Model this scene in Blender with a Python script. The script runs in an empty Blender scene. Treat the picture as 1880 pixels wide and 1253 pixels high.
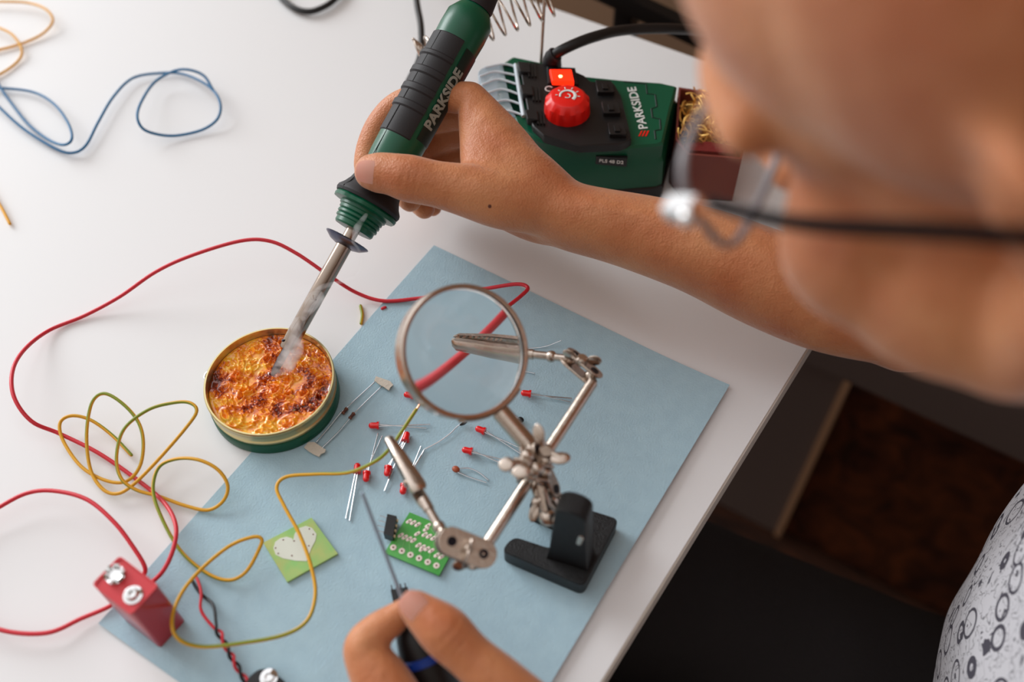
import bpy, bmesh, math, random
import numpy as np
from mathutils import Vector, Matrix
random.seed(4)
rng = np.random.default_rng(7)

# ------------------------------------------------------------------ camera, world, lights, exposure
TZ = 0.75                                    # height of the desk top above the floor
F = 1860.0                                   # focal length in pixels of the 1880 px wide frame
R = np.array([[0.846486, 0.53218556, -0.01549103],
              [-0.42461155, 0.69236187, 0.58338672],
              [0.32119539, -0.48725103, 0.81204677]])
CAM = np.array([0.28107571, -0.33661558, 0.49831556 + TZ])
scene = bpy.context.scene
cd = bpy.data.cameras.new('camera')
cam = bpy.data.objects.new('camera', cd)
scene.collection.objects.link(cam)
M4 = Matrix([list(R.T[i]) + [CAM[i]] for i in range(3)] + [[0, 0, 0, 1]])
cam.matrix_world = M4
cd.sensor_fit = 'HORIZONTAL'
cd.sensor_width = 36.0
cd.lens = 36.0 * F / 1880.0
cd.clip_start = 0.02
cd.dof.use_dof = True
cd.dof.focus_distance = 0.594
cd.dof.aperture_fstop = 3.5
cd.dof.aperture_blades = 9
scene.camera = cam
vs = scene.view_settings
vs.view_transform = 'Standard'
vs.look = 'None'
vs.gamma = 1.0
vs.use_curve_mapping = False
vs.exposure = 0.5

world = bpy.data.worlds.new('room_light')
scene.world = world
world.use_nodes = True
wn = world.node_tree
wn.nodes.clear()
wo = wn.nodes.new('ShaderNodeOutputWorld')
wb = wn.nodes.new('ShaderNodeBackground')
wt = wn.nodes.new('ShaderNodeTexCoord')
wsx = wn.nodes.new('ShaderNodeVectorMath'); wsx.operation = 'DOT_PRODUCT'
wsx.inputs[1].default_value = (0.62, -0.45, -0.64)
wm = wn.nodes.new('ShaderNodeMapRange')
wr = wn.nodes.new('ShaderNodeValToRGB')
wn.links.new(wt.outputs['Generated'], wsx.inputs[0])
wn.links.new(wsx.outputs['Value'], wm.inputs['Value'])
wm.inputs['From Min'].default_value = -1
wm.inputs['From Max'].default_value = 1
wn.links.new(wm.outputs[0], wr.inputs[0])
e = wr.color_ramp.elements
e[0].position = 0.0; e[0].color = (0.90, 0.90, 0.92, 1)
e[1].position = 1.0; e[1].color = (0.05, 0.03, 0.02, 1)
k = e.new(0.25); k.color = (0.62, 0.61, 0.60, 1)
k = e.new(0.5); k.color = (0.31, 0.27, 0.24, 1)
k = e.new(0.7); k.color = (0.09, 0.06, 0.042, 1)
wn.links.new(wr.outputs[0], wb.inputs['Color'])
wb.inputs['Strength'].default_value = 1.18
wn.links.new(wb.outputs[0], wo.inputs['Surface'])

def area_light(name, loc, target, sx, sy, power, col):
    ld = bpy.data.lights.new(name, 'AREA')
    ld.shape = 'RECTANGLE'; ld.size = sx; ld.size_y = sy
    ld.energy = power; ld.color = col
    o = bpy.data.objects.new(name, ld)
    scene.collection.objects.link(o)
    o.location = loc
    d = Vector(target) - Vector(loc)
    o.rotation_euler = d.to_track_quat('-Z', 'Y').to_euler()
    return o
area_light('window_daylight', (-3.4, 0.30, TZ + 1.45), (0.05, -0.05, TZ), 2.0, 1.7, 76, (0.95, 0.98, 1.0))

# ------------------------------------------------------------------ helpers
col = scene.collection
def A(*v): return np.array(v, float)
def ray(u, v): return R.T @ np.array([(u - 940.0) / F, -(v - 626.5) / F, -1.0])
def DP(u, v, d):                             # point seen at pixel (u,v) at camera depth d
    return CAM + d * ray(u, v)
def V(u, v, h=0.0):                          # point seen at pixel (u,v), h metres above the desk top
    r = ray(u, v); t = (TZ + h - CAM[2]) / r[2]
    return CAM + t * r
def DV(p): return (R @ (np.asarray(p) - CAM))[2] * -1
CX, CY, CZ = R[0], R[1], R[2]                # camera right, up, towards-camera axes in the world
def nrm(v):
    v = np.asarray(v, float); return v / (np.linalg.norm(v) + 1e-12)

def lin(c):
    return tuple((x / 255 / 12.92) if x / 255 <= 0.04045 else ((x / 255 + 0.055) / 1.055) ** 2.4 for x in c) + (1,)
MATS = {}
def mat(name, rgb=(200, 200, 200), rough=0.5, metal=0.0, bump=0.0, bscale=200.0, var=0.0, vscale=60.0,
        rgb2=None, coat=0.0, sss=0.0, trans=0.0, ior=1.45, spec=0.5, emit=None, estr=0.0, aniso=0.0):
    m = bpy.data.materials.new(name); m.use_nodes = True
    nt = m.node_tree; b = nt.nodes['Principled BSDF']
    b.inputs['Base Color'].default_value = lin(rgb)
    b.inputs['Roughness'].default_value = rough
    b.inputs['Metallic'].default_value = metal
    b.inputs['IOR'].default_value = ior
    b.inputs['Specular IOR Level'].default_value = spec
    b.inputs['Coat Weight'].default_value = coat
    b.inputs['Transmission Weight'].default_value = trans
    if sss:
        b.inputs['Subsurface Weight'].default_value = sss
        b.inputs['Subsurface Radius'].default_value = (1.0, 0.35, 0.2)
        b.inputs['Subsurface Scale'].default_value = 0.004
    if emit:
        b.inputs['Emission Color'].default_value = lin(emit)
        b.inputs['Emission Strength'].default_value = estr
    tc = nt.nodes.new('ShaderNodeTexCoord')
    if var or rgb2:
        n = nt.nodes.new('ShaderNodeTexNoise'); n.inputs['Scale'].default_value = vscale
        n.inputs['Detail'].default_value = 5
        nt.links.new(tc.outputs['Object'], n.inputs['Vector'])
        r = nt.nodes.new('ShaderNodeValToRGB')
        c1 = lin(rgb); c2 = lin(rgb2) if rgb2 else tuple(x * (1 - var) for x in c1[:3]) + (1,)
        r.color_ramp.elements[0].position = 0.35; r.color_ramp.elements[0].color = c2
        r.color_ramp.elements[1].position = 0.65; r.color_ramp.elements[1].color = c1
        nt.links.new(n.outputs['Fac'], r.inputs[0]); nt.links.new(r.outputs[0], b.inputs['Base Color'])
    if bump:
        n = nt.nodes.new('ShaderNodeTexNoise'); n.inputs['Scale'].default_value = bscale
        n.inputs['Detail'].default_value = 6
        nt.links.new(tc.outputs['Object'], n.inputs['Vector'])
        bp = nt.nodes.new('ShaderNodeBump'); bp.inputs['Strength'].default_value = bump
        bp.inputs['Distance'].default_value = 0.001
        nt.links.new(n.outputs['Fac'], bp.inputs['Height']); nt.links.new(bp.outputs[0], b.inputs['Normal'])
    MATS[name] = m
    return m

def build(name, verts, faces, m, parent=None, angle=35, uvs=None):
    verts = np.asarray(verts, float)
    c = (verts.min(0) + verts.max(0)) / 2
    me = bpy.data.meshes.new(name)
    me.from_pydata([tuple(v) for v in (verts - c)], [], [tuple(int(i) for i in f) for f in faces])
    if uvs is not None:
        ul = me.uv_layers.new(name='UVMap')
        k = 0
        for f in faces:
            for j in range(len(f)):
                ul.data[k].uv = uvs[f[j]]; k += 1
    me.materials.append(m)
    me.validate()
    bm = bmesh.new(); bm.from_mesh(me)
    bmesh.ops.recalc_face_normals(bm, faces=bm.faces[:]); bm.to_mesh(me); bm.free()
    me.shade_smooth()
    me.set_sharp_from_angle(angle=math.radians(angle))
    o = bpy.data.objects.new(name, me); col.objects.link(o)
    o.location = tuple(c)
    if parent is not None: attach(o, parent)
    return o
def root_matrix(p):
    if p.parent is None: return Matrix.Translation(p.location)
    return Matrix.Translation(p.location)
def attach(o, p):
    o.parent = p
    o.matrix_parent_inverse = Matrix.Translation(p.location).inverted()
def sub(o, p):                               # third level: parent is itself a child
    o.parent = p
    o.matrix_parent_inverse = Matrix.Translation(p.location).inverted()
def tag(o, label=None, cat=None, group=None, kind=None):
    if label: o['label'] = label
    if cat: o['category'] = cat
    if group: o['group'] = group
    if kind: o['kind'] = kind
    return o
def thing(name, loc, label, cat, group=None):
    o = bpy.data.objects.new(name, None); col.objects.link(o)
    o.location = tuple(loc); o.empty_display_size = 0.01
    return tag(o, label, cat, group)
class MB:                                    # collects shapes into one mesh
    def __init__(s): s.v = []; s.f = []; s.n = 0; s.uv = []
    def add(s, vf):
        v, f = vf[0], vf[1]
        v = np.asarray(v, float)
        s.v.append(v); s.f += [tuple(i + s.n for i in q) for q in f]; s.n += len(v)
        s.uv += list(vf[2]) if len(vf) > 2 else [(0, 0)] * len(v)
        return s
    def build(s, name, m, parent=None, angle=35, uv=False):
        return build(name, np.concatenate(s.v), s.f, m, parent, angle, s.uv if uv else None)

def spline(pts, per=8, closed=False):
    P = np.asarray(pts, float); n = len(P); out = []
    rg = range(n if closed else n - 1)
    for i in rg:
        if closed: p0, p1, p2, p3 = P[(i - 1) % n], P[i], P[(i + 1) % n], P[(i + 2) % n]
        else:
            p1, p2 = P[i], P[i + 1]
            p0 = P[i - 1] if i > 0 else 2 * p1 - p2
            p3 = P[i + 2] if i + 2 < n else 2 * p2 - p1
        for j in range(per):
            t = j / per
            out.append(0.5 * ((2 * p1) + (-p0 + p2) * t + (2 * p0 - 5 * p1 + 4 * p2 - p3) * t * t + (-p0 + 3 * p1 - 3 * p2 + p3) * t ** 3))
    if not closed: out.append(P[-1])
    return np.array(out)
def sweep(pts, ra, rb=None, ref=None, seg=12, cap='flat', closed=False):
    P = np.asarray(pts, float); n = len(P)
    ra = np.full(n, ra) if np.isscalar(ra) else np.asarray(ra, float)
    rb = ra if rb is None else (np.full(n, rb) if np.isscalar(rb) else np.asarray(rb, float))
    if closed: T = np.roll(P, -1, 0) - np.roll(P, 1, 0)
    else: T = np.gradient(P, axis=0)
    T /= np.linalg.norm(T, axis=1)[:, None] + 1e-12
    if cap == 'round' and not closed:
        Pn, an, bn, Tn = [], [], [], []
        for k in range(4, 0, -1):
            a = k / 4 * math.pi / 2
            s = max(math.cos(a), 0.08)
            Pn.append(P[0] - T[0] * ra[0] * math.sin(a)); an.append(ra[0] * s); bn.append(rb[0] * s); Tn.append(T[0])
        Pe, ae, be, Te = [], [], [], []
        for k in range(1, 5):
            a = k / 4 * math.pi / 2
            s = max(math.cos(a), 0.08)
            Pe.append(P[-1] + T[-1] * ra[-1] * math.sin(a)); ae.append(ra[-1] * s); be.append(rb[-1] * s); Te.append(T[-1])
        P = np.concatenate([Pn, P, Pe]); ra = np.concatenate([an, ra, ae]); rb = np.concatenate([bn, rb, be])
        T = np.concatenate([Tn, T, Te]); n = len(P)
    if ref is None:
        a = A(0, 0, 1) if abs(T[0][2]) < 0.9 else A(1, 0, 0)
        N = nrm(a - T[0] * (a @ T[0])); Ns = [N]
        for i in range(1, n):
            N = nrm(N - T[i] * (N @ T[i])); Ns.append(N)
        Ns = np.array(Ns)
    else:
        ref = np.asarray(ref, float)
        Ns = np.array([nrm(ref - t * (ref @ t)) for t in T])
    B = np.cross(T, Ns)
    vs_, uv = [], []
    L = np.concatenate([[0], np.cumsum(np.linalg.norm(np.diff(P, axis=0), axis=1))])
    for i in range(n):
        for j in range(seg):
            a = 2 * math.pi * j / seg
            vs_.append(P[i] + B[i] * ra[i] * math.cos(a) + Ns[i] * rb[i] * math.sin(a))
            uv.append((j / seg, L[i] * 100))
    fs = []
    for i in range(n if closed else n - 1):
        i2 = (i + 1) % n
        for j in range(seg):
            j2 = (j + 1) % seg
            fs.append((i * seg + j, i * seg + j2, i2 * seg + j2, i2 * seg + j))
    if not closed:
        fs.append(tuple(range(seg - 1, -1, -1))); fs.append(tuple((n - 1) * seg + j for j in range(seg)))
    return vs_, fs, uv
def frame(z, ref=(0, 0, 1)):
    z = nrm(z); ref = np.asarray(ref, float)
    if abs(ref @ z) > 0.98: ref = A(1, 0, 0)
    x = nrm(ref - z * (ref @ z)); y = np.cross(z, x)
    return x, y, z
def lathe(o, axis, prof, seg=48, ref=(0, 0, 1), close=False):    # prof: (r, s) along axis
    x, y, z = frame(axis, ref); o = np.asarray(o, float)
    v, f = [], []
    n = len(prof)
    for r, s in prof:
        for j in range(seg):
            a = 2 * math.pi * j / seg
            v.append(o + z * s + (x * math.cos(a) + y * math.sin(a)) * r)
    for i in range(n if close else n - 1):
        i2 = (i + 1) % n
        for j in range(seg):
            j2 = (j + 1) % seg
            f.append((i * seg + j, i * seg + j2, i2 * seg + j2, i2 * seg + j))
    if not close:
        f.append(tuple(range(seg - 1, -1, -1))); f.append(tuple((n - 1) * seg + j for j in range(seg)))
    return v, f
def tube(a, b, r, seg=16, bev=0.0):
    a = np.asarray(a, float); b = np.asarray(b, float); L = np.linalg.norm(b - a)
    if bev: prof = [(r - bev, 0), (r, bev), (r, L - bev), (r - bev, L)]
    else: prof = [(r, 0), (r, L)]
    return lathe(a, b - a, prof, seg)
def prism(poly, depth, bev=0.0, axis=(0, 0, -1)):     # poly: planar world points; extruded along axis
    P = np.asarray(poly, float); n = len(P); ax = nrm(axis)
    c = P.mean(0)
    def inset(Q, d):
        return np.array([q - nrm(q - c) * d for q in Q])
    rings = []
    if bev: rings = [inset(P, bev), P + ax * bev, P + ax * (depth - bev), inset(P, bev) + ax * depth]
    else: rings = [P, P + ax * depth]
    v = np.concatenate(rings); f = []
    for i in range(len(rings) - 1):
        for j in range(n):
            j2 = (j + 1) % n
            f.append((i * n + j, i * n + j2, (i + 1) * n + j2, (i + 1) * n + j))
    f.append(tuple(range(n))); f.append(tuple((len(rings) - 1) * n + j for j in range(n - 1, -1, -1)))
    return v, f
def pxprism(pp, h, depth, bev=0.0):
    return prism([V(u, v, h) for u, v in pp], depth, bev)
def rounded(poly, r, k=5):                   # rounds the corners of a convex/concave 3-D polygon
    P = np.asarray(poly, float); n = len(P); out = []
    for i in range(n):
        p, a, b = P[i], P[i - 1], P[(i + 1) % n]
        ra = min(r, 0.45 * np.linalg.norm(a - p)); rb = min(r, 0.45 * np.linalg.norm(b - p))
        s = p + nrm(a - p) * ra; e_ = p + nrm(b - p) * rb
        for j in range(k + 1):
            t = j / k; out.append((1 - t) ** 2 * s + 2 * t * (1 - t) * p + t * t * e_)
    return np.array(out)
def box(c, x, y, z, sx, sy, sz, bev=0.0):
    c = np.asarray(c, float); x, y, z = map(nrm, (x, y, z))
    P = [c + x * a * sx / 2 + y * b * sy / 2 + z * sz / 2 for a, b in ((-1, -1), (1, -1), (1, 1), (-1, 1))]
    if bev: return prism(rounded(P, bev, 3), sz, bev * 0.5, -z)
    return prism(P, sz, 0, -z)
def ellipsoid(c, rx, ry, rz, axes=None, seg=24, rings=14):
    c = np.asarray(c, float)
    X = np.eye(3) if axes is None else np.array([nrm(a) for a in axes])
    v, f = [], []
    for i in range(rings + 1):
        t = math.pi * (0.02 + 0.96 * i / rings)
        for j in range(seg):
            a = 2 * math.pi * j / seg
            v.append(c + X[0] * rx * math.sin(t) * math.cos(a) + X[1] * ry * math.sin(t) * math.sin(a) + X[2] * rz * math.cos(t))
    for i in range(rings):
        for j in range(seg):
            j2 = (j + 1) % seg
            f.append((i * seg + j, i * seg + j2, (i + 1) * seg + j2, (i + 1) * seg + j))
    f.append(tuple(range(seg - 1, -1, -1))); f.append(tuple(rings * seg + j for j in range(seg)))
    return v, f
def text_vf(s, size, bold=0.0, thick=0.00015):
    cu = bpy.data.curves.new('t', 'FONT'); cu.body = s; cu.size = size
    cu.align_x = 'CENTER'; cu.align_y = 'CENTER'; cu.offset = bold; cu.extrude = thick
    cu.resolution_u = 4
    o = bpy.data.objects.new('t', cu); col.objects.link(o)
    bpy.context.view_layer.update()
    dg = bpy.context.evaluated_depsgraph_get()
    me = bpy.data.meshes.new_from_object(o.evaluated_get(dg))
    v = np.array([tuple(p.co) for p in me.vertices]); f = [tuple(p.vertices) for p in me.polygons]
    bpy.data.objects.remove(o); bpy.data.curves.remove(cu); bpy.data.meshes.remove(me)
    return v, f
def place(vf, o, x, y, z):
    v, f = vf; v = np.asarray(v)
    return np.asarray(o) + v[:, :1] * nrm(x) + v[:, 1:2] * nrm(y) + v[:, 2:3] * nrm(z), f

# ------------------------------------------------------------------ materials
m_desk = mat('white laminate', (228, 228, 229), 0.5, spec=0.3)
m_edge = mat('laminate edge', (205, 197, 186), 0.5)
m_paper = mat('blue paper', (170, 198, 210), 0.85, bump=0.35, bscale=900, rgb2=(165, 193, 206), vscale=120, spec=0.15)
m_green = mat('green plastic', (4, 82, 56), 0.33, bump=0.05, bscale=1500)
m_rubber = mat('black rubber', (36, 33, 35), 0.6, bump=0.1, bscale=1500, spec=0.4)
m_black = mat('black plastic', (22, 21, 22), 0.42)
m_dgreen = mat('dark and shaded green plastic', (6, 32, 27), 0.45)  # panel joint, and label strip darkened to hold the handle's shade
m_grille = mat('grey print', (150, 158, 150), 0.5)
m_white = mat('white print', (225, 228, 225), 0.5)
m_steel = mat('polished steel', (158, 142, 130), 0.18, 1.0)
m_nickel = mat('nickel plated steel', (196, 182, 170), 0.26, 1.0, bump=0.15, bscale=400)
m_chrome = mat('bright chrome', (225, 225, 225), 0.1, 1.0)
m_dark = mat('oxidised tip', (38, 36, 44), 0.35, 0.8)
m_disc = mat('blued steel', (120, 118, 128), 0.28, 1.0, rgb2=(60, 66, 90), vscale=50)
m_gold = mat('gold lacquered tin', (205, 190, 140), 0.28, 0.9)
m_cast = mat('black cast iron', (9, 9, 12), 0.34, 0.0, bump=1.0, bscale=1500, spec=0.5)
m_castside = m_cast
m_red = mat('red plastic', (236, 30, 22), 0.3, sss=0.05)
m_redwire = mat('red insulation', (206, 40, 54), 0.38)
m_blue = mat('blue insulation', (0, 98, 146), 0.45)
m_yel = mat('yellow insulation', (228, 162, 20), 0.4)
m_blackwire = mat('black insulation', (18, 18, 22), 0.4)
m_batt = mat('battery red', (176, 22, 42), 0.32, coat=0.3)
m_batttop = mat('battery top red', (205, 52, 60), 0.4)
m_led = mat('red led plastic', (228, 14, 20), 0.14, coat=0.6, sss=0.3)
m_lead = mat('tinned wire', (205, 208, 212), 0.22, 1.0)
m_board = mat('green circuit board', (66, 158, 66), 0.38, coat=0.3, rgb2=(82, 172, 74), vscale=90)
m_board2 = mat('pale green circuit board', (140, 194, 110), 0.4, rgb2=(182, 190, 112), vscale=80)
m_heart = mat('tinned heart', (215, 218, 205), 0.45)
m_pad = mat('tinned pad', (235, 222, 212), 0.35)
m_hole = mat('drill hole', (110, 50, 40), 0.8)
m_trace = mat('copper trace', (120, 190, 105), 0.4)
m_tape = mat('paper tape', (205, 196, 182), 0.85, bump=0.5, bscale=500)
m_res = mat('brown resistor', (110, 62, 40), 0.4)
m_band = mat('resistor band', (60, 25, 20), 0.4)
m_cer = mat('brown ceramic', (168, 84, 54), 0.4)
m_copper = mat('bare copper', (220, 150, 120), 0.3, 1.0)
m_wall = mat('taupe wall', (168, 134, 106), 0.8, bump=0.1, bscale=80)
m_cab = mat('grey cabinet', (120, 104, 98), 0.6)
m_frame = mat('black metal', (14, 13, 13), 0.4, 0.2)
m_trouser = mat('black denim', (38, 34, 35), 0.9, bump=0.6, bscale=700)
m_knobmark = m_white
m_nail = mat('fingernail', (226, 166, 148), 0.3, sss=0.25)
m_lensrim = mat('grey glasses rim', (120, 118, 122), 0.25, spec=0.6)
m_temple = mat('black glasses temple', (16, 12, 14), 0.6, spec=0.15)
m_coat = mat('clear plastic', (215, 228, 236), 0.15, trans=0.75, ior=1.2)
m_blueish = mat('blue plastic', (20, 60, 150), 0.35)
m_shaft = mat('dull steel', (150, 166, 182), 0.4, 0.5)
m_sponge = mat('dark red sponge', (120, 30, 28), 0.9, bump=0.6, bscale=500)
m_wool = mat('brass wool', (236, 188, 104), 0.4, 0.6)
m_hair = mat('dark brown hair', (48, 34, 26), 0.6, bump=0.8, bscale=600)
m_shoe = mat('black shoe', (20, 19, 19), 0.5)
m_wood_stool = mat('stool wood', (120, 84, 56), 0.5)

# two-tone earth wire: yellow with a green stripe along it
def stripe_mat():
    m = mat('yellow and green insulation', (218, 158, 28), 0.4)
    nt = m.node_tree; b = nt.nodes['Principled BSDF']
    uv = nt.nodes.new('ShaderNodeUVMap'); s = nt.nodes.new('ShaderNodeSeparateXYZ')
    nt.links.new(uv.outputs[0], s.inputs[0])
    mu = nt.nodes.new('ShaderNodeMath'); mu.operation = 'MULTIPLY_ADD'
    nt.links.new(s.outputs['Y'], mu.inputs[0]); mu.inputs[1].default_value = 0.055; nt.links.new(s.outputs['X'], mu.inputs[2])
    fr = nt.nodes.new('ShaderNodeMath'); fr.operation = 'FRACT'; nt.links.new(mu.outputs[0], fr.inputs[0])
    lt = nt.nodes.new('ShaderNodeMath'); lt.operation = 'LESS_THAN'; lt.inputs[1].default_value = 0.34
    nt.links.new(fr.outputs[0], lt.inputs[0])
    mx = nt.nodes.new('ShaderNodeMix'); mx.data_type = 'RGBA'
    nt.links.new(lt.outputs[0], mx.inputs[0])
    mx.inputs[6].default_value = lin((216, 158, 28)); mx.inputs[7].default_value = lin((128, 140, 30))
    nt.links.new(mx.outputs[2], b.inputs['Base Color'])
    return m
m_yg = stripe_mat()

def wood_mat(name, c1, c2, sc):
    m = mat(name, c1, 0.45)
    nt = m.node_tree; b = nt.nodes['Principled BSDF']; tc = nt.nodes.new('ShaderNodeTexCoord')
    mp = nt.nodes.new('ShaderNodeMapping'); mp.inputs['Scale'].default_value = sc
    n = nt.nodes.new('ShaderNodeTexNoise'); n.inputs['Scale'].default_value = 3; n.inputs['Detail'].default_value = 8
    n.inputs['Distortion'].default_value = 1.5
    r = nt.nodes.new('ShaderNodeValToRGB'); r.color_ramp.elements[0].color = lin(c1); r.color_ramp.elements[1].color = lin(c2)
    r.color_ramp.elements[0].position = .35; r.color_ramp.elements[1].position = .7
    nt.links.new(tc.outputs['Object'], mp.inputs[0]); nt.links.new(mp.outputs[0], n.inputs['Vector'])
    nt.links.new(n.outputs['Fac'], r.inputs[0]); nt.links.new(r.outputs[0], b.inputs['Base Color'])
    return m
m_floor = wood_mat('dark wooden floor', (40, 22, 14), (84, 46, 26), (3, 20, 3))
m_door = wood_mat('dark brown burl panel', (58, 32, 22), (122, 66, 36), (6, 6, 5))

def skin_mat():
    m = mat('skin', (205, 144, 108), 0.45, sss=0.18, spec=0.4)
    nt = m.node_tree; b = nt.nodes['Principled BSDF']; tc = nt.nodes.new('ShaderNodeTexCoord')
    n = nt.nodes.new('ShaderNodeTexNoise'); n.inputs['Scale'].default_value = 28; n.inputs['Detail'].default_value = 5
    r = nt.nodes.new('ShaderNodeValToRGB')
    r.color_ramp.elements[0].position = .3; r.color_ramp.elements[0].color = lin((180, 106, 66))
    r.color_ramp.elements[1].position = .7; r.color_ramp.elements[1].color = lin((204, 140, 96))
    nt.links.new(tc.outputs['Object'], n.inputs['Vector']); nt.links.new(n.outputs['Fac'], r.inputs[0])
    nt.links.new(r.outputs[0], b.inputs['Base Color'])
    b.inputs['Sheen Weight'].default_value = 0.25; b.inputs['Sheen Roughness'].default_value = 0.4
    v = nt.nodes.new('ShaderNodeTexVoronoi'); v.inputs['Scale'].default_value = 900
    n2 = nt.nodes.new('ShaderNodeTexNoise'); n2.inputs['Scale'].default_value = 160; n2.inputs['Detail'].default_value = 6
    ad = nt.nodes.new('ShaderNodeMath'); ad.operation = 'MULTIPLY_ADD'; ad.inputs[1].default_value = 0.25
    nt.links.new(tc.outputs['Object'], v.inputs['Vector']); nt.links.new(tc.outputs['Object'], n2.inputs['Vector'])
    nt.links.new(v.outputs['Distance'], ad.inputs[0]); nt.links.new(n2.outputs['Fac'], ad.inputs[2])
    bp = nt.nodes.new('ShaderNodeBump'); bp.inputs['Strength'].default_value = 0.8; bp.inputs['Distance'].default_value = 0.001
    nt.links.new(ad.outputs[0], bp.inputs['Height']); nt.links.new(bp.outputs[0], b.inputs['Normal'])
    return m
m_skin = skin_mat()

def amber_mat():
    m = mat('amber rosin', (230, 130, 20), 0.07, coat=0.8, sss=0.15, ior=1.54)
    nt = m.node_tree; b = nt.nodes['Principled BSDF']; tc = nt.nodes.new('ShaderNodeTexCoord')
    n = nt.nodes.new('ShaderNodeTexNoise'); n.inputs['Scale'].default_value = 34; n.inputs['Detail'].default_value = 5; n.inputs['Distortion'].default_value = 1.2
    n2 = nt.nodes.new('ShaderNodeTexNoise'); n2.inputs['Scale'].default_value = 260; n2.inputs['Detail'].default_value = 3; n2.inputs['Distortion'].default_value = 2.5
    ad = nt.nodes.new('ShaderNodeMath'); ad.operation = 'MULTIPLY_ADD'; ad.inputs[1].default_value = 0.4
    nt.links.new(tc.outputs['Object'], n.inputs['Vector']); nt.links.new(tc.outputs['Object'], n2.inputs['Vector'])
    nt.links.new(n2.outputs['Fac'], ad.inputs[0]); nt.links.new(n.outputs['Fac'], ad.inputs[2])
    r = nt.nodes.new('ShaderNodeValToRGB'); e = r.color_ramp.elements
    e[0].position = .53; e[0].color = lin((88, 20, 5)); e[1].position = .91; e[1].color = lin((255, 214, 80))
    for p, c in ((.60, (156, 48, 8)), (.67, (234, 116, 10)), (.78, (254, 172, 28))):
        q = e.new(p); q.color = lin(c)
    nt.links.new(ad.outputs[0], r.inputs[0]); nt.links.new(r.outputs[0], b.inputs['Base Color'])
    return m
m_amber = amber_mat()

def shirt_mat():
    m = mat('white printed cotton', (214, 214, 218), 0.85, spec=0.2)
    nt = m.node_tree; b = nt.nodes['Principled BSDF']; tc = nt.nodes.new('ShaderNodeTexCoord')
    L = nt.links.new
    def math_(op, a, bb=None, c=None):
        q = nt.nodes.new('ShaderNodeMath'); q.operation = op
        for i, x in enumerate((a, bb, c)):
            if x is None: continue
            if isinstance(x, (int, float)): q.inputs[i].default_value = x
            else: L(x, q.inputs[i])
        return q.outputs[0]
    def rings(scale, rad, w):                # wheel rims round the cell centres
        v = nt.nodes.new('ShaderNodeTexVoronoi'); v.inputs['Scale'].default_value = scale; v.inputs['Randomness'].default_value = .55
        L(tc.outputs['Object'], v.inputs['Vector'])
        d = math_('ABSOLUTE', math_('SUBTRACT', v.outputs['Distance'], rad))
        return math_('LESS_THAN', d, w), v
    r1, v1 = rings(42, .36, .035)
    r2, v2 = rings(42, .05, .045)
    n = nt.nodes.new('ShaderNodeTexNoise'); n.inputs['Scale'].default_value = 110; n.inputs['Detail'].default_value = 2; n.inputs['Distortion'].default_value = 1.0
    L(tc.outputs['Object'], n.inputs['Vector'])
    ln = math_('LESS_THAN', math_('ABSOLUTE', math_('SUBTRACT', n.outputs['Fac'], .5)), .012)
    bl = math_('GREATER_THAN', n.outputs['Fac'], .665)
    tot = math_('MAXIMUM', math_('MAXIMUM', r1, r2), math_('MAXIMUM', math_('MULTIPLY', ln, .8), bl))
    mx = nt.nodes.new('ShaderNodeMix'); mx.data_type = 'RGBA'; L(tot, mx.inputs[0])
    mx.inputs[6].default_value = lin((214, 214, 220)); mx.inputs[7].default_value = lin((84, 82, 92))
    L(mx.outputs[2], b.inputs['Base Color'])
    return m
m_shirt = shirt_mat()

def glass_mat(name, rgb, ior):
    m = bpy.data.materials.new(name); m.use_nodes = True
    b = m.node_tree.nodes['Principled BSDF']
    b.inputs['Base Color'].default_value = lin(rgb); b.inputs['Roughness'].default_value = 0.0
    b.inputs['Transmission Weight'].default_value = 1.0; b.inputs['IOR'].default_value = ior
    return m
m_glass = glass_mat('lens glass', (252, 253, 253), 1.5)
def thin_glass(name, tint, fac, milk=0):
    m = bpy.data.materials.new(name); m.use_nodes = True; nt = m.node_tree
    nt.nodes.clear(); o = nt.nodes.new('ShaderNodeOutputMaterial'); mx = nt.nodes.new('ShaderNodeMixShader')
    t = nt.nodes.new('ShaderNodeBsdfTransparent'); t.inputs[0].default_value = lin(tint)
    g = nt.nodes.new('ShaderNodeBsdfGlossy'); g.inputs['Roughness'].default_value = 0.04
    mx.inputs[0].default_value = fac
    src = t.outputs[0]
    if milk:
        m2 = nt.nodes.new('ShaderNodeMixShader'); df = nt.nodes.new('ShaderNodeBsdfDiffuse'); df.inputs[0].default_value = lin((200, 216, 228))
        m2.inputs[0].default_value = milk; nt.links.new(t.outputs[0], m2.inputs[1]); nt.links.new(df.outputs[0], m2.inputs[2]); src = m2.outputs[0]
    nt.links.new(src, mx.inputs[1]); nt.links.new(g.outputs[0], mx.inputs[2]); nt.links.new(mx.outputs[0], o.inputs[0])
    return m
m_thin = thin_glass('spectacle lens', (248, 248, 250), 0.05)
m_case = thin_glass('clear plastic case', (232, 240, 246), 0.12, .42)

# ------------------------------------------------------------------ room and desk
def quad_slab(P, thick): return prism(P, thick)
fl = build('floor', *prism([(-3, -2, 0), (2.5, -2, 0), (2.5, 0.40, 0), (-3, 0.40, 0)], 0.05), m_floor); tag(fl, kind='structure')
wl = build('wall_back', *prism([(-.55, 0.40, 0), (2.5, 0.40, 0), (2.5, 0.46, 0), (-.55, 0.46, 0)], 2.6, axis=(0, 0, 1)), m_wall); tag(wl, kind='structure')

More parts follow.
